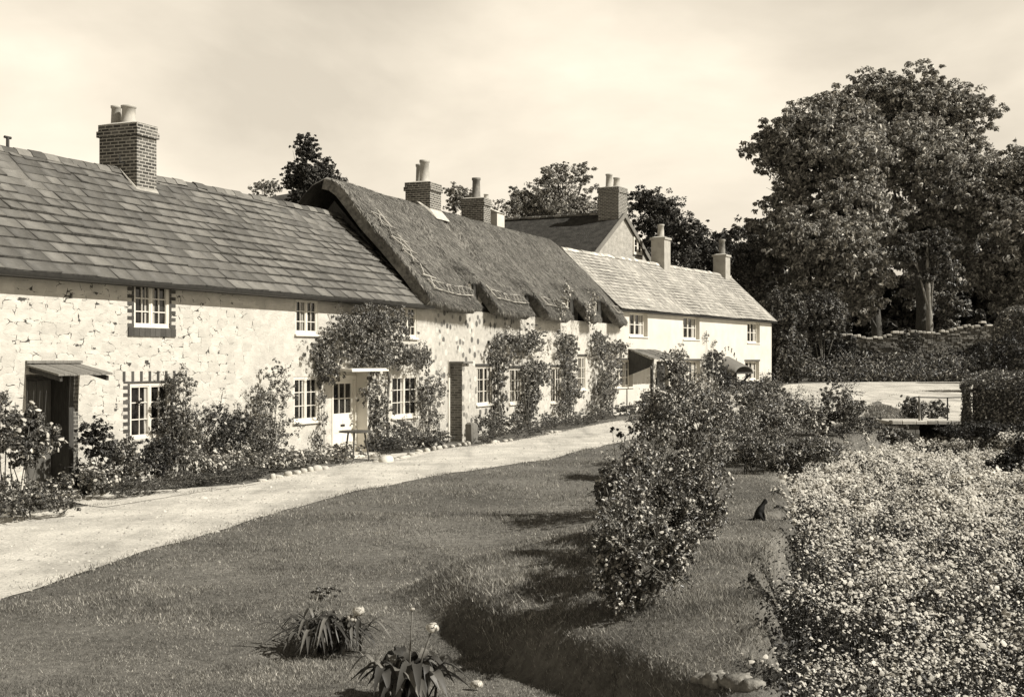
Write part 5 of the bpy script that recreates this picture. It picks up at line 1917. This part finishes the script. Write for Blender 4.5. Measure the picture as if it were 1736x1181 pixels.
pl('climber', 'climber over and beside the lower right window of the stone cottage', 'climber', [(705, 735, 590, 650), (710, 755, 630, 690), (712, 745, 670, 735), (690, 722, 588, 620)], d=-.25, n=2600, leaf=.075, thick=.25, mat='leaf', fl=30, fs=.06)
pl('flowering_shrub', 'flowering bush under the lower right window beside the porch', 'shrub', [(640, 690, 712, 765), (670, 720, 715, 760)], d=-.8, n=2400, leaf=.07, mat='leaf_mid', fl=90, fs=.07)
pl('flowering_shrub', 'pale flowering bush left of the brick pier', 'shrub', [(712, 762, 722, 765), (700, 740, 735, 768)], d=-.9, n=1900, leaf=.07, mat='leaf_mid', fl=90, fs=.07)
pl('dark_shrub', 'low dark clump at the foot of the porch climber', 'shrub', [(628, 672, 742, 772)], d=-1.2, n=1000, leaf=.06, mat='leaf_dark')

# thatched cottage plants
pb = lambda *a, **k: plant(*a, **{**dict(canes=2, lump=.5, fr=B, leaf=.09, thick=.35, n=2200, sub=.7, mat='leaf', stem_r=.02), **k})
pb('climber', 'first climbing rose on the thatched cottage, between the two left windows', 'climber', [(832, 864, 560, 620), (834, 862, 600, 665), (838, 860, 655, 725)], d=-.3, n=4600, fl=30, fs=.07)
pb('climber', 'dense climbing rose right of the second window of the thatched cottage', 'climber', [(872, 930, 552, 600), (880, 930, 590, 655), (884, 918, 640, 718), (858, 890, 560, 590)], d=-.35, n=10500, fl=70, fs=.07)
pb('climber', 'climber covering the third window of the thatched cottage', 'climber', [(944, 980, 560, 610), (946, 990, 600, 675), (946, 986, 650, 710)], d=-.35, n=8000, fl=70, fs=.08)
pb('climber', 'broad climber at the corner between the thatched and white cottages', 'climber', [(1000, 1042, 555, 610), (1004, 1052, 590, 660), (1006, 1036, 640, 705), (1036, 1066, 572, 608)], d=-.4, n=10500, fl=70, fs=.08)
pb('climber_spray', 'flowering spray reaching up the thatch left of the third notch', 'climber', [(952, 968, 480, 515), (946, 964, 505, 550)], d=-.62, n=260, fl=70, fs=.09, thick=.12, zb=0, stem=False)
pb('climber_spray', 'flowering spray reaching up the thatch left of the last notch', 'climber', [(996, 1010, 488, 520), (992, 1008, 510, 560)], d=-.62, n=260, fl=70, fs=.09, thick=.12, zb=0, stem=False)
for (x0, x1, y0, y1, dd, lb) in ((800, 850, 690, 742, -.8, 'bushy plant under the first thatched cottage window'), (850, 905, 700, 735, -.9, 'bushy plant under the second thatched cottage window'),
                                 (905, 960, 700, 728, -.8, 'bushy plant at the foot of the limewashed wall strip'), (955, 1010, 695, 722, -.8, 'bushy plant below the third thatched cottage climber'),
                                 (1005, 1045, 692, 714, -.7, 'bushy plant at the cottage corner by the lane')):
    pb('bedding_plant', lb, 'plant', [(x0, (x0 + x1) / 2 + 6, y0, y1), ((x0 + x1) / 2 - 6, x1, y0 + 5, y1)], d=dd, n=1900, leaf=.07, mat='leaf_mid', fl=60, fs=.07)
for (x0, x1, y0, y1, dd, lb) in ((815, 870, 725, 752, -1.5, 'soft grey edging mound nearest the mounting stone'), (868, 930, 716, 744, -1.6, 'soft grey edging mound below the dense climbing rose'),
                                 (930, 1000, 708, 730, -1.5, 'soft grey edging mound before the third window'), (995, 1040, 702, 718, -1.3, 'soft grey edging mound at the end of the thatched cottage')):
    pb('edging_plant', lb, 'plant', [(x0, x1, y0, y1)], d=dd, n=1700, leaf=.06, aspect=.3, mat='leaf_mid', stem=False)
pc = lambda *a, **k: plant(*a, **{**dict(lump=.5, fr=C, leaf=.11, thick=.4, n=1800, mat='leaf', stem_r=.02), **k})
pc('low_shrub', 'low shrubs against the white wall left of the lean-to porch', 'shrub', [(1045, 1085, 680, 712), (1075, 1110, 672, 708), (1090, 1105, 660, 690)], d=-.8, n=2000, mat='leaf_mid', fl=30, fs=.08)
pc('climber', 'climber on the right side of the lean-to porch roof', 'climber', [(1135, 1165, 582, 625), (1125, 1160, 600, 650)], d=-.9, n=2000, fl=20, fs=.08)
pc('dark_climber', 'dark dense climber on the wall left of the shell hood', 'climber', [(1190, 1232, 598, 660), (1196, 1240, 620, 690), (1200, 1225, 590, 620)], d=-.45, n=3600, mat='leaf_dark')
pc('thin_climber', 'few wisps of climber on the bare white wall above the shell hood', 'climber', [(1193, 1200, 560, 585), (1207, 1214, 575, 590)], d=-.1, n=90, thick=.1, stem=True, per=1)
pc('low_shrub', 'leafy shrub under the last window of the white cottage', 'shrub', [(1240, 1300, 640, 690), (1265, 1310, 645, 690)], d=-1.2, n=2600, mat='leaf_dark')

# =================================================================== small things
X, Y = A.w(A.s(603, -1.25), -1.25)[:2]
tt_ = thing('garden_table', 'small dark three legged table in front of the white front door', 'table', (X, Y, tz(X, Y) + .02), A.rot)
zt_ = A.z(603, 731, -1.25)
mb = MB()
mb.lathe(0, 0, [(.40, zt_ - .03), (.43, zt_ - .02), (.43, zt_), (.40, zt_ + .012)], 24)
mb.build('table_top', 'tablewood', tt_)
for a in (200, 320, 80):
    c_, s_ = math.cos(math.radians(a)), math.sin(math.radians(a))
    MB().tube([(c_ * .24, s_ * .24, zt_ - .03), (c_ * .36, s_ * .36, 0)], [.024, .02], 8).build('leg', 'tablewood', tt_)


def rock(name, label, cat, x, y, rx, ry, rz, mat='pebble', group=None, seed=0, rot=0, z=None, amp=.2, pw=.7, jag=0):
    r = np.random.default_rng(seed)
    bm_n, bm_m = 10, 7
    wv = Wav(seed + 5, .45, 7, 3)
    V = []
    for j in range(bm_m + 1):
        ph = PI * j / bm_m
        for i in range(bm_n):
            th = 2 * PI * i / bm_n
            d = np.array([math.sin(ph) * math.cos(th), math.sin(ph) * math.sin(th), math.cos(ph)])
            d = np.sign(d) * np.abs(d) ** pw
            k = 1 + amp * float(wv(*d)) + jag * (r.random() - .5)
            V.append((d[0] * rx * k, d[1] * ry * k, max(d[2] * rz * k, -rz * .5)))
    Q = [(j * bm_n + i, (j + 1) * bm_n + i, (j + 1) * bm_n + (i + 1) % bm_n, j * bm_n + (i + 1) % bm_n) for j in range(bm_m) for i in range(bm_n)]
    o = npmesh(name, np.array(V), np.array(Q), mat, None, jag == 0)
    o.location = (x, y, (tz(x, y) if z is None else z) + rz * .3)
    o.rotation_euler = (0, 0, rot)
    return tag(o, label, cat, group)


# mounting stone: a leaning slab and a darker block by the brick doorway
x, y, _ = B.w(B.s(800, -1.0), -1.0)
t = MB().bbox(-.22, .22, -.14, .14, -.1, .62, .06).build('mounting_stone', 'wallstone', None)
t.location = (x, y, 0)
t.rotation_euler = (math.radians(-4), math.radians(5), B.rot)
tag(t, 'upright grey stone block beside the brick pier', 'stone')
k = 0
rng_s = np.random.default_rng(11)
for fr, px0, px1, d0, d1, n in ((A, 440, 560, -1.95, -1.95, 9), (A, 632, 716, -1.75, -1.5, 12), (B, 722, 800, -1.5, -1.35, 8), (B, 830, 870, -1.75, -1.75, 4), (B, 925, 950, -1.75, -1.7, 4)):
    for i in range(n):
        px = px0 + (px1 - px0) * (i + .5) / n + rng_s.uniform(-3, 3)
        d = d0 + (d1 - d0) * i / n
        s = fr.s(px, d)
        x, y, _ = fr.w(s, d)
        rock('edging_stone', 'small pale stone edging the cottage flower bed', 'stone', x, y, rng_s.uniform(.06, .15), rng_s.uniform(.06, .11), rng_s.uniform(.04, .10), group='stones edging the cottage beds', seed=100 + k, rot=rng_s.uniform(0, 3))
        k += 1
x, y, _ = A.w(A.s(654, -1.9), -1.9)
rock('kerb_stone', 'larger square white stone at the bed corner right of the table', 'stone', x, y, .3, .16, .13, 'limewash', seed=61, rot=A.rot)
# flat stone at the stream edge, near right
x, y = ground_hit(1238, 1158)
r_ = np.random.default_rng(5)
for i, (px, py, k) in enumerate(((1186, 1152, .8), (1206, 1156, 1.1), (1228, 1158, .9), (1250, 1160, 1.2), (1274, 1164, 1.0), (1290, 1168, .8), (1216, 1146, .7), (1262, 1151, .7))):
    x, y = ground_hit(px, py)
    rock('rough_stone', 'rough pale stone in the row at the bottom edge of the grass path', 'stone', x, y, .075 * k, .06 * k, .05 * k, seed=80 + i, z=tz(x, y) - .005, amp=.3, pw=.6, jag=.35,
         mat='roughstone', group='rough stones at the bottom of the grass path', rot=r_.uniform(0, 3))

# =================================================================== black cat sitting on the grass path, looking right
x, y = ground_hit(1290, 882)
tcat = thing('cat', 'black cat sitting on the grass path beside the flower bed', 'cat', (x, y, tz(x, y)), 0)
sv = [((-.055, 0, .075), .062), ((-.035, 0, .135), .058), ((0, 0, .19), .047), ((.032, 0, .235), .034), ((.05, 0, .272), .030),  # rump, back, shoulders, neck, head
      ((.075, 0, .283), .034), ((.108, 0, .272), .017),  # skull, muzzle
      ((-.11, .01, .03), .018), ((-.15, .03, .016), .014), ((-.19, .06, .015), .010),  # tail
      ((.025, -.032, .13), .022), ((.04, -.034, .065), .016), ((.045, -.034, .012), .014), ((.068, -.034, .010), .013),
      ((.025, .032, .13), .022), ((.04, .034, .065), .016), ((.045, .034, .012), .014), ((.068, .034, .010), .013),
      ((-.03, -.055, .06), .034), ((.01, -.062, .022), .018), ((.035, -.06, .012), .013),
      ((-.03, .055, .06), .034), ((.01, .062, .022), .018), ((.035, .06, .012), .013),
      ((.070, -.020, .318), .010), ((.070, -.024, .336), .003), ((.070, .020, .318), .010), ((.070, .024, .336), .003)]
se = [(0, 1), (1, 2), (2, 3), (3, 4), (4, 5), (5, 6), (0, 7), (7, 8), (8, 9), (2, 10), (10, 11), (11, 12), (12, 13), (2, 14), (14, 15), (15, 16), (16, 17),
      (0, 18), (18, 19), (19, 20), (0, 21), (21, 22), (22, 23), (5, 24), (24, 25), (5, 26), (26, 27)]
me = bpy.data.meshes.new('body')
me.from_pydata([v for v, r in sv], se, [])
ob = link('body', me, 'fur', tcat)
sk = ob.modifiers.new('skin', 'SKIN')
sk.use_smooth_shade = True
for i, (v, r) in enumerate(sv):
    me.skin_vertices[0].data[i].radius = (r, r)
me.skin_vertices[0].data[0].use_root = True
ss_ = ob.modifiers.new('sub', 'SUBSURF')
ss_.levels = ss_.render_levels = 2
rc = ob.rotation_euler
ob.rotation_euler = (0, 0, math.radians(12))
ob.scale = (.95, .95, .95)

# =================================================================== foreground plants on the lawn
def strap_plant(name, label, px, py, spread_px, h, n, w, seed, broad=False, fl=()):
    X, Y = ground_hit(px, py)
    zg = tz(X, Y)
    t = thing(name, label, 'plant', (X, Y, zg))
    r = np.random.default_rng(seed)
    R = spread_px / F * Y
    V, Fc = [], []
    K = 8
    for i in range(n):
        a = r.uniform(0, 2 * PI)
        L = h * r.uniform(.8, 1.5)
        out = R * r.uniform(.35, 1.05)
        b0 = np.array([r.normal() * R * .22, r.normal() * R * .16, 0])
        ca, sa = math.cos(a), math.sin(a)
        pk = h * r.uniform(.55, 1.0)
        ww = w * r.uniform(.7, 1.2)
        o = len(V)
        tw = r.uniform(-.5, .5)
        for k in range(K + 1):
            f = k / K
            rad = out * (f ** 1.15)
            z = pk * (1 - (1 - min(f * 1.75, 1)) ** 2) - (pk * .95 * r.uniform(.9, 1.1) if False else pk * .8) * max(0, f - .5) ** 1.6 * 2.2
            c = b0 + np.array([ca * rad, sa * rad, max(z, .01)])
            wd_ = ww * (.55 + .9 * f if f < .5 else 1.0) * (1 - max(0, (f - .55) / .45) ** 1.6) * (.9 if not broad else 1.0) + .0015
            sd = np.array([-sa, ca, tw * f]) * wd_ / 2
            V += [c - sd + (0, 0, wd_ * .12), c - (0, 0, wd_ * .06), c + sd + (0, 0, wd_ * .12)]
        for k in range(K):
            q = o + 3 * k
            Fc += [(q, q + 1, q + 4, q + 3), (q + 1, q + 2, q + 5, q + 4)]
    npmesh('leaves', np.array(V), np.array(Fc), 'strap', t, True)
    for (fx, fy, size, head) in fl:
        ex, ez = (fx - px) / F * Y, HC - (fy - HY) / F * Y - zg
        mb = MB().tube([(ex * .25, 0, 0), (ex * .6, -.03, ez * .6), (ex, -.05, ez)], [.008, .007, .006], 6)
        st = mb.build('flower_stalk', 'stem', t, True)
        m = 60
        dd = unit(r.normal(size=(m, 3)) + np.array([0, -.1, .35]))
        Pp = np.array([ex, -.05, ez]) + dd * size * r.uniform(.75, 1.0, (m, 1)) * np.array([1, 1, .7])
        Vv, Ff = flower_mesh(Pp, dd, np.full(m, size * .62), r)
        npmesh('flower_head', Vv, Ff, 'flower', st)
    return t


strap_plant('lily_clump', 'clump of arching strap leaves with two white flower heads on the near lawn', 555, 1104, 104, .36, 170, .034, 5, fl=((609, 1034, .062, 1), (597, 1046, .055, 1)))
strap_plant('broad_leaf_plant', 'broad leaved plant at the bottom edge, white bloom on a tall stalk', 690, 1188, 95, .36, 62, .075, 6, True, fl=((734, 1061, .055, 1), (700, 1030, .02, 0)))
plant('lawn_weed', 'small dark leafy tuft on the lawn behind the strap leaved clump', 'plant', [(527, 575, 993, 1018)], base=(550, 1016), n=260, leaf=.045, mat='leaf', stem=False)
X, Y = ground_hit(808, 1170)
m = 40
dd = unit(RNG.normal(size=(m, 3)) + np.array([0, 0, .7]))
V, Fc = flower_mesh(np.array([X, Y, tz(X, Y) + .05]) + dd * .05 * np.array([1, .8, .6]), dd, np.full(m, .045))
tag(npmesh('white_bloom', V, Fc, 'flower', None), 'single white bloom lying on the grass at the bottom edge', 'flower')

# =================================================================== lawn blades and the flowering bed
def lane_mask(X, Y):
    """True where a blade may grow: right of the lane edge, left of the stream"""
    LR = np.array(laneR)
    o = np.argsort(LR[:, 1])
    xr = np.interp(Y, LR[o, 1], LR[o, 0])
    ok = (X > xr - .06 + .1 * W_FINE(X, Y)) & (X < stream_edge(Y) + .12)
    return ok


n = 520000
u = RNG.random(n)
y0, y1, pw = 8.6, 46.0, -1.1
Yb = (y0 ** pw + (y1 ** pw - y0 ** pw) * u) ** (1 / pw)
Xb = (RNG.uniform(-60, 1800, n) - CX) / F * Yb
k = lane_mask(Xb, Yb)
patch = W_LAWN(Xb * 2.2, Yb * 2.2) + .6 * W_FINE(Xb, Yb)
k &= RNG.random(n) < (.85 + .25 * patch)
Xb, Yb, patch = Xb[k], Yb[k], patch[k]
n = len(Xb)
Zb = terrain(Xb, Yb)
sc_ = (Yb / 10) ** .65
h = (.015 + .012 * RNG.random(n) + .009 * np.clip(patch, -.8, 1.5)) * sc_
rough = (RNG.random(n) < .03)
h = np.where(rough, h * 2.2, h)
# longer, unmown grass on the right hand bank and at the lane edge
q = (Xb - np.interp(Yb, XB_Y, XB_X))
h = h * np.where((q > .0) & (Yb < 16), 1.6, 1)
wd_ = .0065 * sc_ * RNG.uniform(.6, 1.3, n)
an = RNG.uniform(0, 2 * PI, n)
lean = RNG.normal(size=(n, 2)) * .55 + np.array([-.05, .1])
base = np.stack([Xb, Yb, Zb - .004], -1)
sd = np.stack([np.cos(an), np.sin(an), an * 0], -1) * wd_[:, None] / 2
tip = base + np.stack([lean[:, 0] * h, lean[:, 1] * h, h], -1)
V = np.stack([base - sd, base + sd, tip], 1).reshape(-1, 3)
tag(npmesh('lawn_grass', V, np.arange(3 * n).reshape(n, 3), 'grass', None), 'short mown grass of the lawn and grass path', 'grass', kind='stuff')

# flowering bed filling the stream hollow
def bed_top(X, Y):
    b = W_BED1(X, Y)
    c = W_BED2(X, Y)
    ed = sstep(-.25, .5, X - stream_edge(Y))
    return -.16 + .27 * ed + .09 * b + .07 * c - .37 * sstep(24, 41, Y)


def bed_pts(n, pw):
    u = RNG.random(n)
    y0, y1 = 8.2, 46.2
    Y = (y0 ** pw + (y1 ** pw - y0 ** pw) * u) ** (1 / pw)
    xe = stream_edge(Y)
    X = xe - .22 + (np.maximum(.44 * Y + 1.2, xe + 1) - xe + .22) * RNG.random(n)
    k = X > xe - .22 * RNG.random(n) + .12 * W_FINE(X, Y)
    k &= ~((Y > 42) & (X > 15.3))
    return X[k], Y[k]


# each plant a leafy dome with its own height, leaf size and number of flower heads
PX, PY = bed_pts(5200, -.45)
PX = PX + np.where(PX - stream_edge(PY) < 1.2, .2, 0) + .1
m = len(PX)
ptop = bed_top(PX, PY) + RNG.normal(size=m) * .085
prad = RNG.uniform(.10, .27, m) * (PY / 10) ** .25
pl_n = (RNG.uniform(24, 60, m)).astype(int)
vig = np.clip(.34 + .45 * W_BED1(PX * .6 + 3, PY * .6) + .45 * W_BED2(PX + 7, PY) + .85 * sstep(13, 27, PY) - .75 * sstep(.55, .05, PX - .2 - stream_edge(PY)) * sstep(22, 14, PY) + RNG.normal(size=m) * .3, 0, 1.6)
pf_n = (vig * 38).astype(int)


def scatter(cnt, spread, depth):
    i = np.repeat(np.arange(m), cnt)
    k = len(i)
    a = RNG.uniform(0, 2 * PI, k)
    r = np.sqrt(RNG.random(k)) * spread
    X = PX[i] + np.cos(a) * r * prad[i]
    Y = PY[i] + np.sin(a) * r * prad[i]
    Z = ptop[i] - .16 * r ** 2 - RNG.exponential(depth, k).clip(0, .7)
    return i, X, Y, np.maximum(Z, terrain(X, Y) + .02), np.stack([np.cos(a) * r, np.sin(a) * r, np.ones(k) * .9], -1)


i, X, Y, Z, O = scatter(pl_n, 1.25, .13)
P = np.stack([X, Y, Z], -1)
psz = RNG.uniform(.65, 1.5, m)
nr = unit(O + RNG.normal(size=P.shape) * .5)
V, Fc = leaf_mesh(P, nr, (.041 * (Y / 10) ** .5) * psz[i] * RNG.uniform(.5, 1.3, len(X)), .48, .15)
bed = npmesh('flower_bed', V, Fc, 'bedleaf', None)
tag(bed, 'mass of white flowering plants filling the stream hollow on the right', 'flower bed', kind='stuff')
i, X, Y, Z, O = scatter(pf_n, 1.1, .022)
Z = Z + RNG.exponential(.035, len(Z))
n = len(X)
tp = np.stack([X, Y, Z], -1)
b0 = np.stack([X * .6 + PX[i] * .4, Y * .6 + PY[i] * .4, Z - .3], -1)
sd = np.array([1, 0, 0]) * (.0035 * (Y / 10) ** .5)[:, None]
st = RNG.random(n) < .45
V = np.stack([b0 - sd, b0 + sd, tp], 1)[st].reshape(-1, 3)
o = npmesh('stalks', V, np.arange(len(V)).reshape(-1, 3), 'stem', bed)
o['kind'] = 'stuff'
nr = unit(O * .5 + RNG.normal(size=tp.shape) * .42 + np.array([.25, -.25, .5]))
fsz = np.exp(RNG.normal(size=m) * .28)
V, Fc = flower_mesh(tp, nr, (.024 * (Y / 10) ** .6) * fsz[i] * np.exp(RNG.normal(size=n) * .35).clip(.4, 1.8))
o = npmesh('blossom', V, Fc, 'flower', bed)
o['kind'] = 'stuff'

# loose grit on the lane and tufts along its worn edges
n = 9000
t_ = RNG.random(n) ** 1.5 * .75
LLn, RRn = resamp(laneL, 400), resamp(laneR, 400)
ii_ = (t_ * 399).astype(int)
u_ = RNG.beta(.55, .55, n)[:, None]
Pg = LLn[ii_] * (1 - u_) + RRn[ii_] * u_ + RNG.normal(size=(n, 2)) * .08
Pg = np.concatenate([Pg, (terrain(Pg[:, 0], Pg[:, 1]) + .014)[:, None]], 1)
sz = np.exp(RNG.normal(size=n) * .5) * .011
V, Q = [], []
dirs = np.array([[1, 0, 0], [0, 1, 0], [-1, 0, 0], [0, -1, 0], [0, 0, .8]], float)
vv = Pg[:, None, :] + dirs[None] * sz[:, None, None] * RNG.uniform(.6, 1.4, (n, 5, 1))
fq = np.array([[0, 1, 4], [1, 2, 4], [2, 3, 4], [3, 0, 4]])[None] + (np.arange(n) * 5)[:, None, None]
tag(npmesh('lane_grit', vv.reshape(-1, 3), fq.reshape(-1, 3), 'pebble', None), 'loose grit scattered over the pale lane', 'grit', kind='stuff')
n = 9000
ii_ = (RNG.random(n) ** 1.3 * 300).astype(int)
side = RNG.random(n) < .5
wv_ = Wav(77, .35, 7, 2)
Pe = np.where(side[:, None], LLn[ii_], RRn[ii_]) + RNG.normal(size=(n, 2)) * .09
k = wv_(Pe[:, 0], Pe[:, 1]) > -.15
Pe = Pe[k]
n = len(Pe)
b0 = np.concatenate([Pe, (terrain(Pe[:, 0], Pe[:, 1]) + .0)[:, None]], 1)
h = RNG.uniform(.03, .085, n)
an = RNG.uniform(0, 2 * PI, n)
sd = np.stack([np.cos(an), np.sin(an), an * 0], -1) * .006
tip = b0 + np.concatenate([RNG.normal(size=(n, 2)) * .5 * h[:, None], h[:, None]], 1)
V = np.stack([b0 - sd, b0 + sd, tip], 1).reshape(-1, 3)
tag(npmesh('verge_grass', V, np.arange(3 * n).reshape(n, 3), 'grass', None), 'ragged grass tufts along the edges of the lane', 'grass', kind='stuff')

# rough grass on the patch between the lane bend and the footbridge
n = 26000
X, Y = RNG.uniform(8, 17.5, n), RNG.uniform(44, 61, n)
LR = np.array([p for p in laneR if p[1] > 40])
xr = np.interp(Y, LR[:, 1], LR[:, 0])
xp = np.interp(Y, [48.4, 56, 66], [15.9, 17.0, 18.3])
k = (X > xr - .1) & (X < xp + .15) & (X < stream_edge(Y) + np.where(Y > 46.8, 9, 0))
X, Y = X[k], Y[k]
n = len(X)
b0 = np.stack([X, Y, terrain(X, Y)], -1)
h = RNG.uniform(.05, .2, n) * (.7 + .5 * W_FINE(X, Y))
an = RNG.uniform(0, 2 * PI, n)
sd = np.stack([np.cos(an), np.sin(an), an * 0], -1) * .018
tip = b0 + np.concatenate([RNG.normal(size=(n, 2)) * .4 * h[:, None], h[:, None]], 1)
V = np.stack([b0 - sd, b0 + sd, tip], 1).reshape(-1, 3)
tag(npmesh('rough_grass', V, np.arange(3 * n).reshape(n, 3), 'grass', None), 'rough grass patch between the lane bend and the footbridge', 'grass', kind='stuff')
